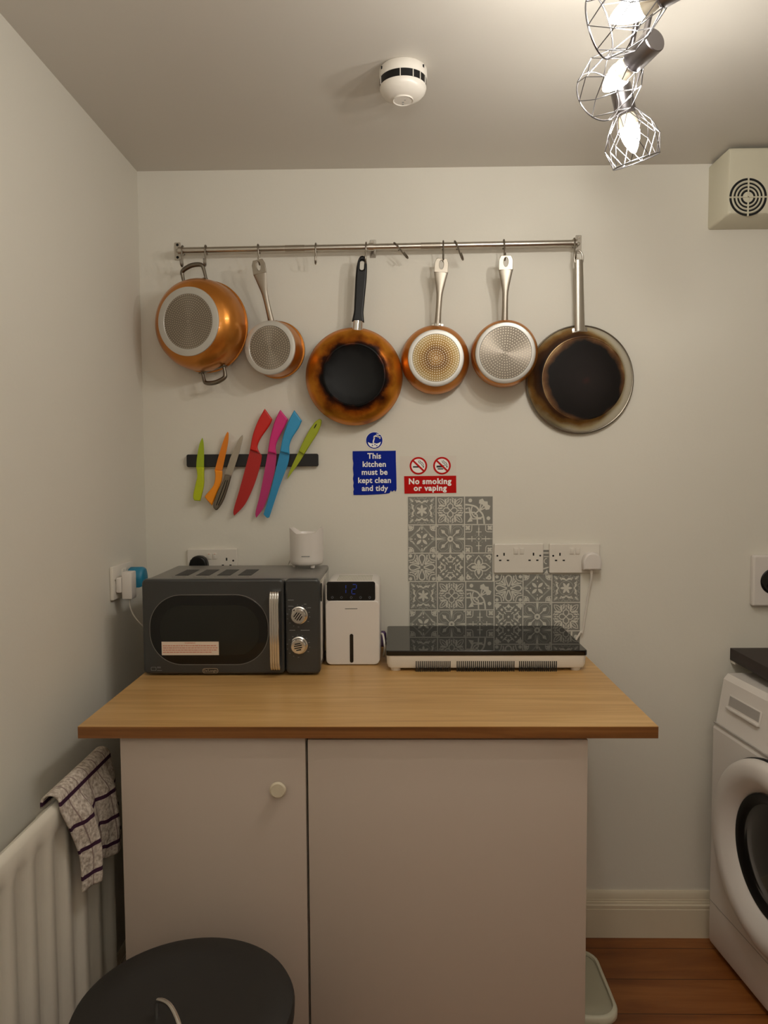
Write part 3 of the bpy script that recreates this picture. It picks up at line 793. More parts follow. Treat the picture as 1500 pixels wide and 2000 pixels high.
# ------------------------------------------------------------------ sockets and plugs
def pins(mb, cx, cz, Y):
    mb.span((cx - .0021, Y - .0004, cz + .004), (cx + .0021, Y + .002, cz + .0125), .0004)
    for s_ in (-1, 1): mb.span((cx + s_ * .0112 - .0034, Y - .0004, cz - .0115), (cx + s_ * .0112 + .0034, Y + .002, cz - .0075), .0004)
def socket(px0, py0, px1, label, group='white double wall sockets', skipleft=False, red=False):
    a = W(px0, py0, D - .009); b = W(px1, py0, D - .009)
    x0, x1, z1 = a.x, b.x, a.z; z0 = z1 - .086; cx, cz = (x0 + x1) / 2, (z0 + z1) / 2
    g = empty('wall_socket', label, 'socket', (cx, D, cz), group=group); Y = D - .010
    m = MB(); front(m, [rrect(x0, z0, x1, z1, .004)], Y, .0098, .0025); pl = m.build('face_plate', 'plastic_white', g, ang=50)
    for s_ in (-1, 1):
        r_ = MB(); r_.box((cx + s_ * .0085, Y - .001, cz + .0215), (.0125, .004, .018), .0012, mtx=Matrix.Rotation(math.radians(5), 4, 'X'))
        sw = r_.build('rocker_switch', 'plastic_white', g)
        if red: MB().span((cx + s_ * .0085 - .0025, Y - .0036, cz + .027), (cx + s_ * .0085 + .0025, Y - .0026, cz + .0285)).build('switch_mark', 'sticker_red', sw)
    xc_ = .0425
    for s_ in (-1, 1):
        h = MB(); pins(h, cx + s_ * xc_, cz + .004, Y); h.build('outlet_holes', 'hole', g)
        h = MB(); h.lathe([(0, .0005), (.0028, .0005), (.0028, -.001), (0, -.001)], 12, Matrix.Translation((cx + s_ * .062, Y, cz + .008))); h.build('screw', 'hole', g)
    return g, cx, cz, Y
socket(965, 1062, 1061.5, 'white double socket with both outlets empty, beside the tall tile stickers')
g2, sx, sz, sy = socket(1073, 1062, 1172, 'white double socket with a white plug in its right outlet')
socket(365, 1072, 463, 'white double socket low behind the microwave with a black plug', red=True)
def plug(cx, cz, Y, m, name, label, hh=.05, body=.03):
    g = empty(name, label, 'plug', (cx, Y, cz))
    pts = [(cx - .025, cz - .024), (cx + .025, cz - .024), (cx + .0255, cz + .004), (cx + .012, cz + .023), (cx - .012, cz + .023), (cx - .0255, cz + .004)]
    b = MB(); front(b, [smooth(pts, 4, sharp=(0, 1))], Y - body, body - .0006, .005)
    b.build('plug_body', m, g, ang=50); return g
# white plug and its cable
pl = plug(sx + .0445, sz - .006, sy, 'plastic_cool', 'mains_plug', 'white mains plug in the rightmost socket above the hob')
c = MB(); e = Vector((sx + .0445, sy - .016, sz - .031))
t1 = W(1148.5, 1165, D - .012); t2 = W(1138, 1232, D - .01)
c.tube([e, e - Vector((0, 0, .012))], .004, 10)
c.tube(smooth([e - Vector((0, 0, .008)), e - Vector((0, -.003, .03)), Vector((t1.x, D - .012, t1.z)), Vector((t2.x, D - .010, t2.z)), Vector((t2.x - .005, D - .010, ZT + .03)), Vector((t2.x - .02, D - .012, ZT + .006))], 8, closed=False), .0028, 8)
c.build('cable', 'plastic_white', pl)
pb = W(386, 1098, D - .04)
plug(pb.x, pb.z - .008, D - .0105, 'black', 'mains_plug', 'black mains plug in the socket behind the microwave')
# left wall socket with charger and blue plug
def left_socket():
    # on the wall x = LWALL, seen edge on
    def L(px, py):
        r_ = ray(px, py); return CP + r_ * ((LWALL - 0) / r_.x)
    a = L(213, 1108); b = L(262, 1088)
    y0, y1 = a.y + .0, a.y + .146; z1 = a.z + .000; z0 = z1 - .086
    X = LWALL + .010
    g = empty('wall_socket', 'white double socket on the left wall holding a charger and a blue plug', 'socket', (LWALL, (y0 + y1) / 2, (z0 + z1) / 2), group='white double wall sockets')
    m = MB(); m.span((LWALL + .0003, y0, z0), (X, y1, z1), .0025); m.build('face_plate', 'plastic_white', g)
    for s_ in (-1, 1):
        MB().box((X + .001, (y0 + y1) / 2 + s_ * .0085, (z0 + z1) / 2 + .0215), (.004, .0125, .018), .001).build('rocker_switch', 'plastic_white', g)
        MB().span((X - .001, (y0 + y1) / 2 + s_ * .062 - .002, (z0 + z1) / 2 + .006), (X + .0005, (y0 + y1) / 2 + s_ * .062 + .002, (z0 + z1) / 2 + .010)).build('screw', 'steel', g)
    cy = (y0 + y1) / 2 - .0425; cz = (z0 + z1) / 2 - .006
    # charger (nearer the camera)
    h = empty('phone_charger', 'white rectangular charger in the left wall socket, nearer outlet', 'charger', (X, cy, cz))
    q = MB(); q.span((X + .0005, cy - .018, cz - .02), (X + .016, cy + .018, cz + .02), .004); q.span((X + .0155, cy - .017, cz - .036), (X + .042, cy + .017, cz + .034), .0025)
    q.build('charger_body', 'plastic_cool', h)
    cb_ = MB(); s0 = Vector((X + .03, cy, cz - .036))
    cb_.tube(smooth([s0, s0 - Vector((0, 0, .02)), s0 + Vector((.010, -.002, -.045)), s0 + Vector((.028, .01, -.075)), s0 + Vector((.045, .04, -.11)), s0 + Vector((.04, .07, -.15))], 8, closed=False), .0017, 6)
    cb_.build('cable', 'plastic_white', h)
    # blue plug (farther)
    cy2 = cy + .085
    k = empty('mains_plug', 'blue mains plug in the left wall socket, farther outlet', 'plug', (X, cy2, cz))
    kk = MB(); secs = []
    outl = smooth([(-.025, -.024), (.025, -.024), (.026, .004), (.013, .026), (-.013, .026), (-.026, .004)], 4, sharp=(0, 1))
    for (dx, sc) in ((.0006, .9), (.004, 1.0), (.034, 1.0), (.040, .9), (.042, .75)):
        secs.append([Vector((X + dx, cy2 + p.x * sc, cz + .006 + p.y * sc)) for p in outl])
    kk.loft(secs); kk.build('plug_body', 'plug_blue', k, ang=50)
left_socket()
# thermostat plate by the right edge
def timer():
    a = W(1472, 1085, D - .02); x0 = a.x; z1 = a.z; z0 = W(1472, 1184, D - .02).z
    g = empty('timer_control', 'white wall control plate with a dark round dial, at the right edge', 'wall control', (x0 + .045, D, (z0 + z1) / 2))
    m = MB(); front(m, [rrect(x0, z0, x0 + .12, z1, .006)], D - .022, .0215, .005); m.build('housing', 'plastic_cool', g, ang=50)
    p = W(1511, 1135.5, D - .022); k = MB()
    k.lathe([(0, .003), (.012, .003), (.030, .001), (.0335, .0015), (.036, .001), (.036, -.001), (0, -.001)], 40, Matrix.Translation((p.x, D - .022, p.z)))
    k.build('dial', 'window', g)
    MB().lathe([(.034, .001), (.0355, .0035), (.0375, .0015), (.0375, 0)], 40, Matrix.Translation((p.x, D - .022, p.z))).build('dial_rim', 'black', g)
timer()

# ------------------------------------------------------------------ signs
def sign_blue():
    Y = D - .0015
    c = W(731, 905, D)
    g = empty('kitchen_sign', 'blue sticker sign reading This kitchen must be kept clean and tidy, under a tap symbol', 'sign', (c.x, D, c.z))
    s = MB()
    edge = [(688.8, 881.2), (700, 881), (740, 880.6), (773, 880.2), (773.2, 900), (774, 925), (774.6, 955), (773, 960.5), (770, 957), (766, 960.5), (763.5, 957.6), (761, 963), (753, 964.3), (738, 965.5), (715, 966.6), (690.5, 966.8), (690, 960), (691.3, 956), (689.8, 949), (690.8, 943), (689.3, 935), (690.6, 927), (689.2, 915), (690.2, 905), (688.8, 896)]
    front(s, [pxs(edge, Y)], Y, .0012); s.build('text_panel', 'sign_blue', g)
    t = MB()
    for i, (l, x, y) in enumerate((('This', 731, 891), ('kitchen', 731, 907), ('must be', 731.5, 922.5), ('kept clean', 731.5, 938.5), ('and tidy', 732, 954))):
        p = W(x, y, Y); t.mesh(text_mesh(l, .0225, .00055, 1.04), up((p.x, Y - .0006, p.z)))
    t.build('lettering', 'sign_white', g)
    p = W(731, 860.3, Y); r = .0238
    d = MB(); front(d, [circ(p.x, p.z, r + .0012, 40), circ(p.x, p.z, r, 40)], Y + .0002, .0008); d.build('roundel_border', 'sign_white', g)
    d = MB(); front(d, [circ(p.x, p.z, r - .0001, 40)], Y, .0012); d.build('roundel', 'sign_blue', g)
    k = MB(); yy = Y - .0005
    def f(pts): k.poly([(p.x + a * r, yy, p.z + b * r) for a, b in pts])
    f([(-.78, -.18), (-.5, -.32), (-.2, -.36), (0, -.3), (.3, -.38), (.55, -.3), (.8, -.16), (.72, -.45), (.5, -.72), (.15, -.88), (-.15, -.88), (-.5, -.72), (-.72, -.45)])
    stroke(k, [(p.x + a * r, p.z + b * r) for a, b in ((-.12, -.3), (-.1, -.05), (0, .25), (.02, .4))], .16 * r, yy)
    stroke(k, [(p.x + a * r, p.z + b * r) for a, b in ((-.02, .3), (.02, .5), (.2, .56), (.5, .46), (.75, .36))], .2 * r, yy)
    stroke(k, [(p.x + a * r, p.z + b * r) for a, b in ((.42, .4), (.45, .75))], .12 * r, yy); stroke(k, [(p.x + a * r, p.z + b * r) for a, b in ((.25, .78), (.68, .72))], .1 * r, yy)
    stroke(k, [(p.x + a * r, p.z + b * r) for a, b in ((.6, .42), (.72, .2))], .14 * r, yy)
    k.mi = 1
    for a, b in ((-.22, -.6), (.08, -.5), (.3, -.62)):
        f2 = circ(p.x + a * r, p.z + b * r, .08 * r, 8); k.poly([(x, yy - .0002, z) for x, z in f2])
    k.build('tap_symbol', ['sign_white', 'sign_blue'], g)
sign_blue()
def sign_smoke():
    Y = D - .0015
    c = W(840, 928, D)
    g = empty('no_smoking_sign', 'red and white sticker sign reading No smoking or vaping with two prohibition circles', 'sign', (c.x, D, c.z))
    b = MB(); front(b, [pxs([(781, 891), (891, 889.5), (891.5, 964), (788.5, 965), (788, 930), (781, 929)], Y)], Y + .0008, .0006); b.build('backing_film', 'sign_film', g)
    s = MB(); front(s, [pxs([(789.2, 930), (891, 929), (891.4, 962.6), (790, 964.2)], Y)], Y, .0008); s.build('text_panel', 'sign_red', g)
    t = MB()
    for l, x, y in (('No smoking', 839.5, 940.5), ('or vaping', 840, 953.6)):
        p = W(x, y, Y); t.mesh(text_mesh(l, .0225, .0009, 1.12), up((p.x, Y - .0006, p.z)))
    t.build('lettering', 'sign_white', g)
    for i, (x, y) in enumerate(((817.2, 909.8), (863.2, 909.6))):
        p = W(x, y, Y); r = .0255
        w_ = MB(); front(w_, [circ(p.x, p.z, r * .82, 36)], Y + .0004, .0005); w_.build('symbol_field', 'sign_white', g)
        k = MB(); yy = Y - .0001
        def st(pts, wd, m_=k): stroke(m_, [(p.x + a * r, p.z + b * r) for a, b in pts], wd * r, yy)
        st([(-.62, -.12), (.1, -.12)], .16); st([(.5, -.12), (.62, -.12)], .16)
        if i: st([(-.5, -.36), (.15, -.36)], .12); st([(-.6, -.02), (.3, .02)], .07)
        st([(.0, .58), (.08, .35), (.3, .25), (.4, .05), (.55, -.0)], .06); st([(.15, .62), (.22, .45), (.45, .35), (.6, .05)], .06)
        k.build('cigarette_symbol', 'print_black', g)
        q = MB(); front(q, [circ(p.x, p.z, r, 40), circ(p.x, p.z, r * .8, 40)], Y, .0008)
        stroke(q, [(p.x - .62 * r, p.z + .6 * r), (p.x + .62 * r, p.z - .6 * r)], .2 * r, Y - .0003)
        q.build('prohibition_ring', 'sign_red', g)
sign_smoke()

# ------------------------------------------------------------------ knives on the magnetic strip
def kz(u, v): return (340 + u / 4.6875, 780 + v / 4.6875)
a = W(*kz(115, 505), D - .012); b = W(*kz(1320, 612), D - .012)
mb = MB(); front(mb, [rrect(a.x, b.z, b.x, a.z, .005)], D - .016, .0155, .002)
tag(mb.build('magnetic_knife_strip', 'black_matt', origin=((a.x + b.x) / 2, D, (a.z + b.z) / 2), ang=50), 'black magnetic strip on the wall holding seven knives', 'knife strip')
KN = [
 ('lime green paring knife hanging blade up at the left end of the strip', 'lime_blade', 'lime', 0,
  [(258, 350), (268, 385), (274, 480), (273, 622), (202, 622), (208, 540), (232, 410)], (0, 3, 4),
  [(202, 620), (275, 620), (274, 700), (272, 790), (240, 930), (186, 926), (175, 885), (196, 780), (213, 700)], (0, 1, 4, 5)),
 ('orange knife hanging blade up, second from the left on the strip', 'orange_blade', 'orange', 0,
  [(490, 295), (499, 320), (490, 420), (440, 652), (372, 646), (430, 440), (470, 330)], (0, 3, 4),
  [(372, 645), (441, 655), (436, 740), (400, 840), (347, 970), (290, 905), (290, 878), (360, 790), (378, 710)], (0, 1, 4)),
 ('all-steel paring knife hanging blade up beside the orange knife', 'steel_satin', 'steel_dark', .006,
  [(625, 325), (627, 365), (575, 560), (528, 692), (465, 682), (500, 580), (520, 520), (590, 370)], (0, 3, 4),
  [(465, 688), (526, 695), (500, 790), (455, 920), (400, 1008), (372, 1005), (360, 965), (395, 850), (450, 745)], (0, 1)),
 ('large red chef knife hanging blade down, the widest blade', 'red_blade', 'red', 0,
  [(695, 460), (783, 488), (803, 512), (790, 600), (735, 780), (650, 960), (550, 1065), (545, 1010), (600, 820), (675, 545)], (0, 1, 2, 6),
  [(830, 85), (900, 182), (870, 245), (800, 345), (768, 410), (765, 450), (784, 490), (695, 460), (720, 330), (765, 205)], (0, 1, 6, 7)),
 ('pink slicing knife hanging blade down between the red and blue knives', 'pink_blade', 'pink', 0,
  [(858, 485), (938, 500), (925, 640), (885, 800), (825, 980), (752, 1085), (746, 1030), (790, 850)], (0, 1, 5),
  [(972, 95), (1042, 182), (1010, 255), (950, 370), (930, 440), (939, 502), (858, 482), (880, 350), (922, 200)], (0, 1, 5, 6)),
 ('blue bread knife hanging blade down with a blunt slanted tip', 'blue_blade', 'blue', .007,
  [(970, 478), (1057, 503), (1040, 600), (965, 800), (872, 1080), (850, 1085), (818, 1052), (880, 850)], (0, 1, 4, 6),
  [(1100, 98), (1170, 195), (1138, 265), (1080, 355), (1055, 430), (1058, 503), (970, 477), (1000, 330), (1045, 205)], (0, 1, 5, 6)),
 ('olive green paring knife hanging blade down at the right end of the strip', 'lime2', 'lime2', 0,
  [(1140, 478), (1190, 505), (1130, 600), (1033, 735), (1060, 650)], (0, 1, 3),
  [(1330, 180), (1350, 205), (1318, 300), (1250, 410), (1190, 505), (1140, 477), (1200, 350), (1275, 225)], (4, 5)),
]
for label, mb_, mh, dy, bl, bs, hd, hs in KN:
    Yk = D - .0185 - dy
    c = W(*kz(*bl[0]), Yk)
    g = empty('kitchen_knife', label, 'knife', (c.x, Yk, c.z), group='kitchen knives on the magnetic strip')
    m = MB(); front(m, [pxs([kz(*p) for p in smooth(bl, 5, sharp=bs)], Yk)], Yk, .0018, .0004); m.build('blade', mb_, g, ang=50)
    m = MB(); front(m, [pxs([kz(*p) for p in smooth(hd, 5, sharp=hs)], Yk - .004)], Yk - .008, .0105, .0035 if 'large' in label or 'pink' in label or 'blue' in label else .003); h_ = m.build('handle', mh, g, ang=60)
    if mh == 'lime2':
        p = W(*kz(1293, 245), Yk - .0085); m = MB(); m.mesh(shape2d([circ(0, 0, .0016, 12, .008)], .0006), Matrix.Translation((p.x, Yk - .0083, p.z)) @ Matrix.Rotation(math.radians(30), 4, 'Y') @ XZ); m.build('hang_hole', 'hole', h_)
    if mh == 'steel_dark':
        for s_ in (-9, 9):
            m = MB(); m.tube(smooth([W(*kz(480 + s_, 740), Yk - .0085), W(*kz(440 + s_ * 1.5, 860), Yk - .0085), W(*kz(395 + s_, 970), Yk - .0085)], 5, closed=False), .0012, 6); m.build('grip_groove', 'black', h_)
    # fine line between handle and blade for the coloured knives

# ------------------------------------------------------------------ rail, hooks
RY = D - .050
rl, rr = W(345, 489.5, RY), W(1128, 474.5, RY)
def railp(px):
    t = (W(px, 482, RY).x - rl.x) / (rr.x - rl.x); return rl.lerp(rr, t)
rl0, rr0 = rl.copy(), rr.copy()
g = empty('utensil_rail', 'long steel wall rail carrying hooks and pans', 'rail', ((rl.x + rr.x) / 2, D, (rl.z + rr.z) / 2))
m = MB(); m.tube([railp(353), railp(1124)], .0085, 20); rod = m.build('rod', 'steel', g)
for px in (557, 822):
    p = railp(px); q = railp(px + 38); m = MB(); m.tube([p, q], .0089, 20); m.build('rod_label', 'steel_satin', rod)
for i, (px, py_) in enumerate(((346.5, 490), (728.5, 485), (1130, 476))):
    p = W(px, py_, D - .004); p.y = RY; m = MB()
    x0 = p.x - .0085; front(m, [rrect(x0, p.z - .026, x0 + .017, p.z + .024, .002)], D - .0035, .0032, .0006)
    e = railp((353, 724, 1122)[i])
    m.tube([e - Vector((.006, 0, 0)), e + Vector((.008 if i != 2 else .006, 0, 0))], .0108, 20)
    m.tube([e + Vector((0, .006, 0)), Vector((p.x, D - .003, p.z))], .0055, 10)
    br = m.build('bracket', 'steel', g)
    for dz in (-.018, .017):
        m = MB(); m.lathe([(0, .0006), (.0036, .0006), (.004, 0), (0, 0)], 14, Matrix.Translation((p.x, D - .0036, p.z + dz)))
        m.build('screw', 'hole' if i == 0 else 'steel_satin', br)
HK = [(357, 0, 'S-hook at the left bracket holding the casserole pot'), (402, 0, 'S-hook holding the right end of the casserole handle'), (505, -6, 'S-hook holding the smallest copper saucepan'),
      (617, 0, 'empty dark S-hook between saucepan and black-handled pan'), (715, 2, 'S-hook holding the black-handled pan beside the middle bracket'), (775, -40, 'empty S-hook tilted far sideways right of the middle bracket'),
      (865.5, 1, 'S-hook holding the small copper frying pan'), (891, -22, 'empty S-hook tilted slightly between the two copper pans'), (984, -1, 'S-hook holding the bright-based copper saucepan'), (1121, 0, 'S-hook at the right bracket holding the steel frying pan')]
hook0 = None
def hook_mesh():
    m = MB(); pts = [(0, .0125, -.010), (0, .0122, 0)]
    for k in range(1, 9): a_ = PI * k / 8; pts.append((0, .0122 * math.cos(a_), .0122 * math.sin(a_)))
    pts += [(0, -.0115, -.012), (0, -.006, -.026), (0, -.0045, -.036)]
    for k in range(1, 9): a_ = PI * k / 8; pts.append((0, -.0145 + .010 * math.cos(a_), -.038 - .0095 * math.sin(a_)))
    pts += [(0, -.0245, -.030)]
    m.tube(pts, .0021, 8)
    return m
for i, (px, ang, lab) in enumerate(HK):
    if hook0 is None:
        hook0 = hook_mesh().build('s_hook', 'steel_dark'); o = hook0
    else:
        o = hook0.copy(); COL.objects.link(o)
    o.location = railp(px); o.rotation_euler = (0, math.radians(ang), 0)
    tag(o, lab, 'hook', 'S-hooks on the rail')

# ------------------------------------------------------------------ pans
def pan_root(name, label, cx, cy, Yr, yaw, pitch, roll):
    p = W(cx, cy, Yr)
    R_ = Matrix.Rotation(math.radians(yaw), 4, 'Z') @ Matrix.Rotation(math.radians(pitch), 4, 'X') @ Matrix.Rotation(math.radians(roll), 4, 'Y')
    return local(empty(name, label, 'pan', p, R_, 'pans hanging from the rail'))
def base_disc(parent, r, t, m='disc_grey', rings=9):
    d = MB(); d.lathe([(r, t - .001), (r, t + .0006), (0, t + .0006)], 64); o = d.build('base_disc', m, parent)
    dt = MB(); n = 0
    for k in range(1, rings + 1):
        rr_ = r * (k - .4) / (rings); cnt = max(5, int(round(2 * PI * rr_ / (r / rings) )))
        for j in range(cnt):
            a_ = 2 * PI * (j + .5 * (k % 2)) / cnt; s_ = r / rings * .23
            dt.poly([(rr_ * math.cos(a_) + s_ * math.cos(b_), -(t + .0009), rr_ * math.sin(a_) + s_ * math.sin(b_)) for b_ in [PI / 3 * q for q in range(6)]])
    dt.build('dot_pattern', 'dots', o)
    return o
def shell(prof, th=.002):
    inner = [(max(r - th, 0.0), max(t - th, 0)) for r, t in prof]
    return prof + []
def body(parent, prof, m, name='body'):
    # prof from rim (t=0) to centre of base; add inner surface
    inner = [(max(r - .0022, 0), t - .0022 if t > .003 else 0.0) for r, t in prof][::-1]
    b = MB(); b.lathe(inner + prof, 72); return b.build(name, m, parent, ang=40)
def oval(c, hw, ht, n=14):
    return [Vector((c[0] + hw * math.cos(2 * PI * k / n), c[1] + ht * math.sin(2 * PI * k / n), c[2])) for k in range(n)]
def steel_handle(parent, R, L, t0=.016, t1=.046, hole=True, matn='steel_satin', bracket=True):
    """from rim radius R up to length L (local z); leans towards the camera"""
    h = MB(); zs = R - .004; ze = L - .040; secs = []
    for k in range(13):
        s_ = k / 12; z = zs + (ze - zs) * s_
        hw = .0095 - .0015 * math.sin(PI * min(1, s_ * 1.3)) + (.0105 * max(0, (s_ - .55) / .45) ** 1.5)
        ht = .0075 * (1 - s_) + .0028 * s_
        secs.append(oval((0, -(t0 + (t1 - t0) * s_), z), hw, ht))
    h.loft(secs)
    w2 = .0190
    pts = [(-w2, 0), (w2, 0), (w2, .026), (w2 * .72, .038), (-w2 * .72, .038), (-w2, .026)]
    cont = [smooth(pts, 3, sharp=(0, 1, 2, 3, 4, 5))]
    if hole: cont.append(circ(0, .021, .0062, 16, .0125))
    h.mesh(shape2d(cont, .0055, .001), Matrix.Translation((0, -t1, ze - .002)) @ XZ)
    o = h.build('handle', matn, parent, ang=45)
    if bracket:
        b = MB(); secs = []
        b.box((0, -(t0 - .003), R - .002), (.034, .004, .012), .0015); b.box((0, -t0, R - .001), (.018, .014, .012), .003); b.build('handle_bracket', 'steel', parent)
    return o
# 1 casserole pot
Yp = D - .030
g = pan_root('casserole_pot', 'large copper pot with two loop handles hanging nearest the left wall', 404, 639, Yp - .01, -15, 2, -12)
R = .125
prof = [(R + .003, 0), (R + .003, .003), (R, .004), (R + .001, .03), (R - .001, .055), (R - .009, .078), (R - .022, .092), (.091, .0975), (.0895, .0985), (.070, .0985), (0, .0985)]
body(g, prof, 'copper')
m = MB(); m.lathe([(.092, .0975), (.0915, .1005), (.089, .1015), (.074, .1015), (.072, .0995), (.070, .0995)], 72); m.build('base_ring', 'alu_rim', g)
base_disc(g, .073, .1000, rings=12)
for s_ in (1, -1):
    m = MB(); zz = R - .004
    e_ = .008 if s_ > 0 else 0
    pts = [(-.034, -.020, zz - .004), (-.034, -.021, zz + .020 + e_), (-.029, -.022, zz + .034 + e_), (0, -.023, zz + .040 + e_), (.029, -.022, zz + .034 + e_), (.034, -.021, zz + .020 + e_), (.034, -.020, zz - .004)]
    pts = [(x + e_ * .8, y, z) for x, y, z in pts]
    pts = [Vector((x, y, z * s_)) for x, y, z in smooth(pts, 5, closed=False)]
    rad = [.0042 + .0024 * math.sin(PI * k / (len(pts) - 1)) ** 2 for k in range(len(pts))]
    m.tube(pts, rad, 10)
    m.box((0, -.020, s_ * (R - .001)), (.086, .016, .003), .001)
    m.build('loop_handle', 'steel_dark', g, ang=50)
# 2 small saucepan
g = pan_root('saucepan', 'smallest copper saucepan with a grey dotted base, second pan from the left', 543, 684, D - .031, -11, 3, -8)
R = .076
body(g, [(R + .004, 0), (R + .004, .003), (R, .004), (R + .001, .02), (R, .045), (R - .003, .058), (.0735, .062), (.072, .063), (.055, .063), (0, .063)], 'copper')
m = MB(); m.lathe([(R + .0045, -.001), (R + .005, .001), (R + .0045, .004)], 64); m.build('rim', 'steel', g)
m = MB(); m.lathe([(.0735, .062), (.0725, .066), (.0705, .067), (.060, .067), (.058, .065), (.056, .065)], 72); m.build('base_ring', 'alu_rim', g)
base_disc(g, .0585, .0655, rings=9)
steel_handle(g, R, .247)
# 3 wok / big pan, black handle
g = pan_root('frying_pan', 'large copper frying pan with a burnt black base and black handle', 692, 736, D - .030, 3, 1, 4.5)
R = .136
body(g, [(R + .0015, 0), (R + .0015, .003), (R, .005), (R - .002, .018), (R - .012, .034), (R - .030, .046), (.096, .0505), (.088, .0525), (.0865, .0545), (.083, .0550), (.081, .0535), (0, .0535)], 'wok_burnt')
m = MB(); secs = []
for z, hw, ht, t in ((R - .010, .0145, .011, .020), (R + .004, .0145, .0115, .021), (R + .016, .0150, .012, .022)): secs.append(oval((0, -t, z), hw, ht, 20))
m.loft(secs); m.build('ferrule', 'chrome', g)
z0 = R + .0135
pts = [(-.0175, z0), (.0175, z0), (.0155, z0 + .012), (.0135, z0 + .03), (.0142, z0 + .06), (.0152, z0 + .10), (.0155, z0 + .13), (.0138, z0 + .158), (.0085, z0 + .176), (0, z0 + .181), (-.0085, z0 + .176), (-.0138, z0 + .158), (-.0155, z0 + .13), (-.0152, z0 + .10), (-.0142, z0 + .06), (-.0135, z0 + .03), (-.0155, z0 + .012)]
m = MB(); m.mesh(shape2d([smooth(pts, 3, sharp=(0, 1)), rrect(-.006, z0 + .142, .006, z0 + .168, .0055)], .017, .005, 3), Matrix.Translation((0, -.022, 0)) @ XZ)
m.build('handle', 'black', g, ang=60)
# 4 small frying pan
g = pan_root('frying_pan', 'small copper frying pan with a gold-tinted dotted base, right of the black-handled pan', 850, 703, D - .030, 0, 1, 3.5)
R = .0955
body(g, [(R + .001, 0), (R + .001, .003), (R, .005), (R - .001, .015), (R - .007, .028), (R - .015, .036), (.079, .0385), (.077, .040), (.060, .040), (0, .040)], 'copper')
m = MB(); m.lathe([(.0785, .039), (.077, .043), (.074, .044), (.066, .044), (.0645, .0425), (.062, .0425)], 72); m.build('base_ring', 'alu_rim', g)
base_disc(g, .0650, .0428, 'disc_gold', rings=10)
steel_handle(g, R, .276, t0=.018, t1=.034)
# 5 saucepan
g = pan_root('saucepan', 'copper saucepan with a bright dotted base, between the small frying pan and the steel pan', 984, 692, D - .047, -5, 6, .5)
R = .0895
body(g, [(R + .002, 0), (R + .002, .003), (R, .005), (R + .001, .03), (R - .001, .056), (R - .006, .066), (.081, .0695), (.079, .071), (.060, .071), (0, .071)], 'copper')
m = MB(); m.lathe([(.0815, .069), (.080, .0735), (.0775, .0745), (.0705, .0745), (.069, .073), (.066, .073)], 72); m.build('base_ring', 'alu_rim', g)
base_disc(g, .0692, .0733, rings=10)
steel_handle(g, R, .266, t0=.014, t1=.020, bracket=False)
# 6 steel frying pan
g = pan_root('frying_pan', 'stainless steel frying pan with a blackened base, rightmost on the rail', 1132, 742, D - .012, 1, .8, -3.5)
R = .151
body(g, [(R + .0005, 0), (R + .001, .001), (R - .002, .004), (R - .012, .014), (R - .022, .030), (.119, .038), (.117, .0395), (.114, .0400), (.1125, .0385), (.110, .0385)], 'steel_burnt_side')
m = MB(); m.lathe([(.1165, .0385), (.1155, .0405), (.1135, .0408), (.112, .0394), (0, .0394)], 72); m.build('base_disc', 'steel_burnt_base', g)
pts = [Vector((R * math.cos(2 * PI * k / 72), -.001, R * math.sin(2 * PI * k / 72))) for k in range(72)]
m = MB(); m.tube(pts, .0032, 8, cyc=True); m.build('rim', 'steel_dark', g)
m = MB(); secs = []
for s_ in [k / 10 for k in range(11)]:
    z = R - .018 + (.340 - R) * s_
    secs.append(oval((0, -(.026 + .022 * s_), z), .0145 - .0025 * s_, .0065, 16))
m.loft(secs)
zt = R - .018 + (.340 - R)
lp = [(-.0105, -.048, zt - .006), (-.012, -.048, zt + .008), (-.008, -.048, zt + .021), (0, -.048, zt + .026), (.008, -.048, zt + .021), (.012, -.048, zt + .008), (.0105, -.048, zt - .006)]
m.tube(smooth(lp, 4, closed=False), .0026, 8)
m.box((0, -.024, R - .016), (.044, .004, .016), .0015)
m.build('handle', 'steel', g, ang=50)

# ------------------------------------------------------------------ smoke detector
def detector():
    p = WZ(787, 136, CEIL)
    g = local(empty('smoke_detector', 'round white smoke detector with a dark vent band on the ceiling', 'smoke detector', (p.x, p.y, CEIL), Matrix.Rotation(PI / 2, 4, 'X')))
    # local -Y now points down: rotation maps -Y -> -Z
    m = MB(); m.lathe([(0, 0.0003), (.049, .0003), (.0515, .004), (.052, .018), (.0505, .0225), (.044, .0225), (0, .0225)], 56); base = m.build('base', 'plastic_white', g, ang=40)
    m = MB()
    for a_ in (-40, 35, 150, 215):
        t = math.radians(a_); m.box((.0515 * math.cos(t), -.009, .0515 * math.sin(t)), (.004, .005, .004))
    m.build('notches', 'hole', base)
    m = MB(); m.lathe([(.0500, .0220), (.0496, .0385), (0, .0385)], 56); m.build('vent_band', 'black', g)
    m = MB()
    for deg in (97, 66, 45, 22, -30, -80, -130, -200):
        t = math.radians(deg); m.box((.0502 * math.cos(t), -.0302, .0502 * math.sin(t)), (.0022, .0165, .0016), mtx=Matrix.Rotation(-t, 4, 'Y'))
    m.build('vent_ribs', 'plastic_white', g)
    m = MB(); m.lathe([(0, .038), (.0498, .038), (.0500, .0400), (.0475, .0475), (.042, .0540), (.030, .0605), (.0220, .0625), (0, .0625)], 56); dome = m.build('dome', 'plastic_white', g, ang=40)
    m = MB(); m.lathe([(.0220, .0620), (.0215, .0655), (.0195, .0640), (0, .0645)], 40); m.build('test_button', 'plastic_white', g, ang=25)
    m = MB(); m.box((.0, -.0647, -.006), (.004, .001, .002)); m.box((0, -.0647, -.015), (.003, .001, .003)); m.box((.004, -.0647, .003), (.003, .001, .0016)); m.build('button_marks', 'legend', g)
detector()

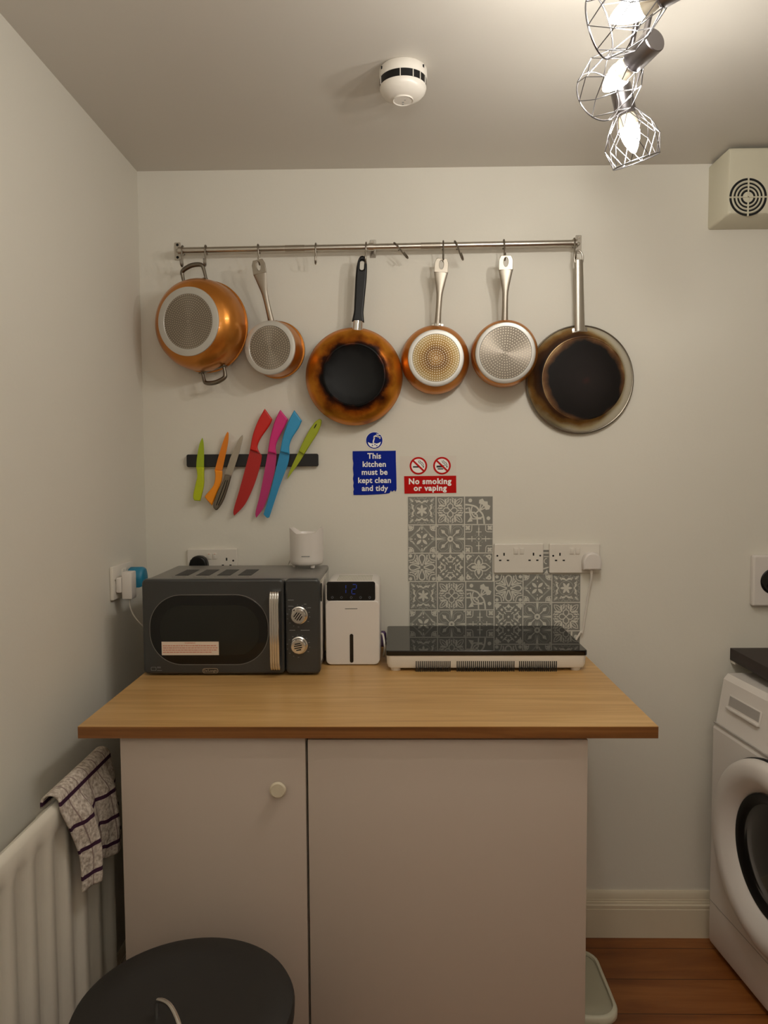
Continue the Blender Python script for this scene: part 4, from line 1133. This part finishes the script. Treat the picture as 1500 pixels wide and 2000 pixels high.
# ------------------------------------------------------------------ extractor fan
def fan():
    x0 = .886; z0 = 2.064; z1 = CEIL - .006; x1 = 1.165; Yf = D - .122
    g = empty('extractor_fan', 'cream plastic extractor fan with round slotted grille high on the wall', 'extractor fan', ((x0 + x1) / 2, D, z0))
    q = W(1461, 385, Yf)
    m = MB()
    secs = []
    def ring(ins, y): return [Vector((p[0], y, p[1])) for p in rrect(x0 + ins, z0 + ins, x1 - ins, z1 - ins, .006, 3)]
    m.loft([ring(0, D - .0004), ring(0, D - .02), ring(.001, Yf + .006), ring(.004, Yf + .001), ring(.008, Yf)])
    m.build('housing', 'plastic_cream', g, ang=40)
    m = MB()
    for ro, ri in ((.0495, .0435), (.0380, .0335), (.0285, .0240), (.0195, .0140)):
        for k in range(4):
            a0 = math.radians(90 * k + 3.2 * .04 / ro); a1 = math.radians(90 * (k + 1) - 3.2 * .04 / ro); n = 14
            out = [(q.x + ro * math.cos(a0 + (a1 - a0) * j / n), q.z + ro * math.sin(a0 + (a1 - a0) * j / n)) for j in range(n + 1)]
            inn = [(q.x + ri * math.cos(a1 - (a1 - a0) * j / n), q.z + ri * math.sin(a1 - (a1 - a0) * j / n)) for j in range(n + 1)]
            m.poly([(x, Yf - .0003, z) for x, z in out + inn])
    m.build('grille_slots', 'hole', g)
    m = MB(); 
    for ro in (.0408, .0310, .0218):
        m.tube([(q.x + ro * math.cos(2 * PI * k / 48), Yf - .001, q.z + ro * math.sin(2 * PI * k / 48)) for k in range(48)], .0018, 6, cyc=True)
    m.box((q.x, Yf - .001, q.z), (.0035, .003, .1)); m.box((q.x, Yf - .001, q.z), (.1, .003, .002))
    m.build('grille_rings', 'plastic_cream', g)
fan()

# ------------------------------------------------------------------ ceiling spotlight bar with wire cages
def spotlight():
    bx = .425
    g = empty('ceiling_spotlight', 'chrome three-light ceiling fitting with wire cage shades and lit bulbs', 'ceiling light', (bx, 1.15, CEIL))
    m = MB(); m.span((bx - .018, .92, CEIL - .014), (bx + .018, 1.30, CEIL - .0003), .003); m.build('ceiling_bar', 'lamp_chrome', g)
    # (holder centre px, depth) and (aim px, depth) of each head
    heads = [((1322, -30), 1.00, (1212, 30), 1.05), ((1256, 100), 1.16, (1196, 160), 1.225), ((1217, 196), 1.385, (1234, 275), 1.40)]
    for i, (hp, hd, ap, ad) in enumerate(heads):
        P = W(*hp, hd); A = W(*ap, ad); d = (A - P).normalized()
        # local axis: -Y along d
        zq = Vector((0, 0, 1)); xq = d.cross(zq).normalized() if abs(d.z) < .95 else d.cross(Vector((1, 0, 0))).normalized()
        yq = -d; zz = xq.cross(yq).normalized()
        T = Matrix((xq, yq, zz)).transposed().to_4x4(); T.translation = P
        m = MB(); m.lathe([(0, -.026), (.0175, -.026), (.0188, -.0245), (.0188, .022), (.0175, .024), (.0, .024)], 32, T)
        top = Vector((bx, min(hd - .02, 1.27), CEIL - .012)); 
        m.tube(smooth([P + Vector((0, 0, .010)), P.lerp(top, .35) + Vector((0, 0, .012)), top], 5, closed=False), .0045, 10)
        hd_o = m.build('lamp_holder', 'lamp_nickel', g, ang=40)
        # bulb
        b = MB(); b.lathe([(.0130, .024), (.0160, .032), (.0172, .040), (.0174, .045), (.0165, .0455)], 24, T); b.build('bulb_collar', 'bulb_base', hd_o)
        b = MB(); b.lathe([(.0165, .046), (.0176, .052), (.0172, .060), (.0142, .072), (.0090, .084), (.0035, .092), (0, .094)], 24, T); b.build('bulb', 'bulb_glass', hd_o)
        c = MB(); N = 8
        def ringp(r, t, off=0, n=N): return [T @ Vector((r * math.cos(2 * PI * (k + off) / n), -t, r * math.sin(2 * PI * (k + off) / n))) for k in range(n)]
        r0 = ringp(.0195, .020); r1 = ringp(.040, .048, .5); r2 = ringp(.0505, .074); r3 = ringp(.043, .108, .5)
        wr = .0008
        c.tube(r0, wr, 6, cyc=True); c.tube(ringp(.0425, .108, 0, 32), .0013, 6, cyc=True)
        for k in range(N):
            c.tube([r0[k], r1[k]], wr, 5); c.tube([r0[(k + 1) % N], r1[k]], wr, 5)
            c.tube([r1[k], r2[k]], wr, 5); c.tube([r1[k], r2[(k + 1) % N]], wr, 5)
            c.tube([r2[k], r3[k]], wr, 5); c.tube([r2[(k + 1) % N], r3[k]], wr, 5)
        c.build('wire_cage', 'cage_wire', hd_o)
spotlight()

# ------------------------------------------------------------------ radiator and towel
RX = -0.630; RZ0, RZ1 = .17, .775; RYa, RYb = .52, 1.56
def radiator():
    g = empty('radiator', 'white fluted panel radiator on the left wall', 'radiator', (LWALL, (RYa + RYb) / 2, RZ0))
    m = MB(); n = int((RYb - RYa) / .0666); ys = []
    pitch = (RYb - RYa - .02) / n
    # front sheet with flutes, lofted along y
    def prof(x):   # closed outline in x,z for a slice whose flute face sits at x
        return [(RX - .024, RZ0), (RX - .002, RZ0), (RX, RZ0 + .012), (RX, RZ0 + .030), (x, RZ0 + .045), (x, RZ1 - .058), (RX, RZ1 - .043), (RX + .001, RZ1 - .012), (RX - .003, RZ1 - .004), (RX - .010, RZ1), (RX - .018, RZ1 - .003), (RX - .022, RZ1 - .010), (RX - .024, RZ1 - .03)]
    secs = []
    def sl(y, x): secs.append([Vector((p[0], y, p[1])) for p in prof(x)])
    sl(RYa, RX)
    for k in range(n):
        y = RYa + .01 + k * pitch
        sl(y + pitch * .10, RX); sl(y + pitch * .22, RX - .009); sl(y + pitch * .62, RX - .009); sl(y + pitch * .74, RX)
    sl(RYb, RX)
    m.loft(secs); m.build('panel', 'rad', g, ang=50)
    m = MB()
    for y in (RYa + .12, RYb - .12): m.span((LWALL + .0004, y - .02, RZ0 + .05), (RX - .0245, y + .02, RZ1 - .08), .002)
    m.build('wall_bracket', 'rad', g)
    m = MB(); m.tube([(RX - .012, RYb, RZ0 + .03), (RX - .012, RYb + .04, RZ0 + .03)], .008, 12); m.tube([(RX - .012, RYb + .04, RZ0 + .05), (RX - .012, RYb + .04, .0)], .0085, 12); m.build('valve', 'rad', g)
radiator()
def towel():
    ya, yb = 1.300, 1.535; nu, nv = 44, 56
    bm = bmesh.new(); uvl = bm.loops.layers.uv.new('UVMap')
    L1, L0 = .222, .035
    xb = RX - .011; r_ = .0175; top = RZ1 + .003; grid = []
    def sm(t): t = max(0, min(1, t)); return t * t * (3 - 2 * t)
    for j in range(nv + 1):
        s_ = -L0 + (L0 + L1) * j / nv; row = []
        for i in range(nu + 1):
            u = i / nu
            y = ya + (yb - ya) * u
            aw = PI * r_ / 2
            if s_ < -aw: x = xb - r_; z = top + (s_ + aw)
            elif s_ < aw:
                a_ = (s_ + aw) / (2 * aw) * PI; x = xb - r_ * math.cos(a_); z = top + r_ * math.sin(a_)
            else:
                q = s_ - aw; k = sm(q / .05); w_ = sm(q / .15)
                hang = 1.0 - .05 * sm((u - .45) / .1) - .06 * math.exp(-((u - .5) / .05) ** 2)
                z = top - q * hang
                x = xb + r_ + k * (.006 + .010 * (1 - math.cos(2 * PI * (u * 2.05 - .02))) * .9) + .012 * w_
                x += .0016 * math.sin(u * 40 + q * 30) * k
                y += w_ * (.045 * (1 - u) ** 1.5 + .004 * math.sin(u * 12))
            row.append(bm.verts.new((x, y, z)))
        grid.append(row)
    for j in range(nv):
        for i in range(nu):
            f = bm.faces.new((grid[j][i], grid[j][i + 1], grid[j + 1][i + 1], grid[j + 1][i]))
            for lp, (a_, b_) in zip(f.loops, ((i, j), (i + 1, j), (i + 1, j + 1), (i, j + 1))):
                lp[uvl].uv = (a_ / nu * .227, b_ / nv * (L0 + L1))
    me = bpy.data.meshes.new('towel'); bm.to_mesh(me); bm.free(); me.materials.append(M['towel'])
    o = bpy.data.objects.new('tea_towel', me); COL.objects.link(o)
    org = Vector((RX, (ya + yb) / 2, RZ1)); me.transform(Matrix.Translation(-org)); o.location = org
    me.polygons.foreach_set('use_smooth', [True] * len(me.polygons))
    md = o.modifiers.new('thickness', 'SOLIDIFY'); md.thickness = .004; md.offset = 0
    tag(o, 'beige terry towel with dark purple checks draped over the radiator', 'towel')
towel()

# ------------------------------------------------------------------ round bin with dark lid
def bin_():
    d_ = 1.12; R_ = .176; z = .533; cx = (335 - 773) * d_ / FPX
    g = empty('waste_bin', 'tall dark grey round bin with bent chrome lid handle in front of the left cabinet', 'bin', (cx, d_, 0))
    up_ = Matrix.Translation((cx, d_, 0)) @ Matrix.Rotation(-PI / 2, 4, 'X')
    m = MB(); m.lathe([(0, 0), (.150, 0), (.154, .004), (.166, z - .03), (.168, z - .022), (.160, z - .02), (0, z - .02)], 64, up_); m.build('bin_body', 'binbody', g)
    m = MB(); m.lathe([(.160, z - .028), (R_, z - .028), (R_ + .001, z - .010), (R_ - .002, z - .004), (R_ - .010, z), (.12, z + .002), (.118, z + .0012), (0, z + .004)], 72, up_); lid = m.build('lid', 'binlid', g, ang=30)
    a = WZ(306, 1964, z + .02); m = MB()
    e = Vector((a.x + .065, a.y - .085, z + .002)); m_ = (a + e) / 2 + Vector((.006, 0, .040))
    pts = [Vector((a.x, a.y, z + .002)), Vector((a.x, a.y, z + .022)), Vector((a.x + .006, a.y - .004, z + .032)), Vector((a.x + .03, a.y - .026, z + .040)), Vector((a.x + .055, a.y - .062, z + .036)), Vector((a.x + .063, a.y - .083, z + .020)), e]
    m.tube(smooth(pts, 6, closed=False), .0038, 12); m.build('lid_handle', 'chrome', lid)
bin_()
# ------------------------------------------------------------------ food caddy right of the cabinets
def caddy():
    z = .15
    c = WZ(1202, 1958, z); x1 = c.x + .002
    y0 = WZ(1180, 1985, z).y - .005; x0 = x1 - .19; y1 = y0 + .22
    ya = WZ(1160, 1852, z).y
    x0 = .388; y1 = ya
    g = empty('food_caddy', 'small grey caddy bin with pale rounded rim on the floor beside the right cabinet', 'bin', ((x0 + x1) / 2, (y0 + y1) / 2, 0))
    def rg(i, zz, r=.045): return [Vector((p[0], p[1], zz)) for p in rrect(x0 + i, y0 + i, x1 - i, y1 - i, r, 6)]
    m = MB(); m.loft([rg(.022, 0, .045), rg(.016, .006, .045), rg(.006, z - .02, .045), rg(.006, z - .012, .045)]); m.build('body', 'caddy_body', g, ang=50)
    m = MB(); m.loft([rg(.003, z - .022, .045), rg(0, z - .018, .045), rg(0, z - .004, .045), rg(.003, z, .045), rg(.008, z, .045), rg(.009, z - .006, .045)], cap=False); m.build('rim', 'caddy_rim', g, ang=50)
    m = MB(); m.loft([rg(.0085, z - .012, .045), rg(.0085, z - .007, .045), rg(.014, z - .006, .045)]); m.build('lid', 'caddy_lid', g)
caddy()

# ------------------------------------------------------------------ washing machine and dark worktop
def washer():
    yaw = math.radians(5.5)
    # local: x = out of the back (depth), y from far side towards the wall; front face at x=0, facing -x
    p = Vector((.902, 2.056, 0))
    g = local(empty('washing_machine', 'white front-loading washing machine with round door at the right edge', 'washing machine', p, Matrix.Rotation(yaw, 4, 'Z')))
    # local y runs to negative = towards the camera; width 0.6
    wd = .60; dp = .50
    m = MB(); secs = []
    pr = [(0.004, .02), (0, .03), (0, .146), (0.0, .808 - .155), (.008, .808 - .140), (.028, .808 - .015), (.040, .808), (dp, .808), (dp, .02)]
    for y in (0, -.004, -wd + .004, -wd):
        ins = .004 if y in (0, -wd) else 0
        secs.append([Vector((x + (ins if x < dp else -ins), y, z + (ins if z < .1 else -ins))) for x, z in pr])
    m.loft(secs); m.build('body', 'washer', g, ang=25)
    m = MB(); m.span((-.0006, -wd + .006, .1455), (.003, -.004, .1475)); m.span((-.0006, -wd + .006, .668), (.004, -.004, .6705)); m.build('panel_gap', 'washer_grey', g)
    # detergent drawer handle
    def onp(z): return .008 + (.028 - .008) * (z - .68) / (.805 - .68)
    m = MB(); m.mi = 0
    zc_, yc_ = .742, -.125
    rot = Matrix.Rotation(math.radians(9), 4, 'Y')
    m.box((onp(zc_ - .0) - .000, yc_, zc_), (.003, .150, .040), .0012, mtx=rot)
    m.mi = 1; m.box((onp(zc_ + .003) - .0012, yc_, zc_ + .004), (.002, .140, .026), .0, mtx=rot)
    m.mi = 0; m.box((onp(zc_ - .014) - .004, yc_, zc_ - .016), (.010, .150, .008), .003, mtx=rot)
    m.build('detergent_drawer', ['washer', 'washer_grey'], g)
    m = MB()
    for k in range(12):
        t = math.radians(110 + 15 * k); z = .735 + .036 * math.sin(t); y = -.335 - .036 * math.cos(t) ; m.box((onp(z) - .0004, -.335 + .040 * math.cos(t), .735 + .040 * math.sin(t)), (.0012, .010, .0022), mtx=rot)
    m.build('dial_legend', 'washer_grey', g)
    m = MB(); m.lathe([(0, .018), (.022, .018), (.026, .012), (.027, 0), (0, 0)], 32, Matrix.Translation((onp(.735), -.335, .735)) @ Matrix.Rotation(-PI / 2 + .15, 4, 'Z')); m.build('dial', 'washer', g)
    # door: lathe around -x axis
    T = Matrix.Translation((0.0, -.300, .425)) @ Matrix.Rotation(-PI / 2, 4, 'Z')
    m = MB(); m.lathe([(.236, 0), (.238, .010), (.2385, .020), (.235, .031), (.222, .040), (.200, .041), (.186, .037), (.168, .022), (.158, .012), (.154, .004), (.154, 0)], 80, T)
    dr = m.build('door_ring', 'washer', g, ang=60)
    m = MB(); m.lathe([(.2405, .0), (.241, .010), (.2375, .013)], 80, T); m.build('door_seal', 'rubber', dr)
    m = MB(); m.lathe([(.1545, .012), (.150, .012), (.136, .007), (.131, .0035), (.128, .0030)], 72, T); m.build('glass_frame', 'black', dr)
    m = MB(); m.lathe([(.1305, .0028), (.118, .0032), (.10, .009), (.06, .014), (0, .016)], 60, T); m.build('door_glass', 'window', dr, ang=60)
    # plinth strip
washer()
m = MB(); m.span((.972, .95, .833), (1.60, D - .003, .868), .001)
tag(m.build('dark_worktop', 'dark_top', origin=(1.28, 1.5, .868)), 'dark brown worktop above the washing machine at the right edge', 'worktop')
m = MB(); m.span((1.56, .95, 0), (1.60, D - .02, .8325)); tag(m.build('support_panel', 'carcass', origin=(1.58, 1.5, 0)), 'white end panel holding up the dark worktop beyond the washing machine', 'panel')
m = MB(); a = W(1428, 1294, D - .01); m.span((.974, D - .03, .825), (.990, D - .0035, .8328), .001); tag(m.build('worktop_bracket', 'plastic_white', origin=(.98, D - .02, .83)), 'tiny white bracket under the back corner of the dark worktop', 'bracket')
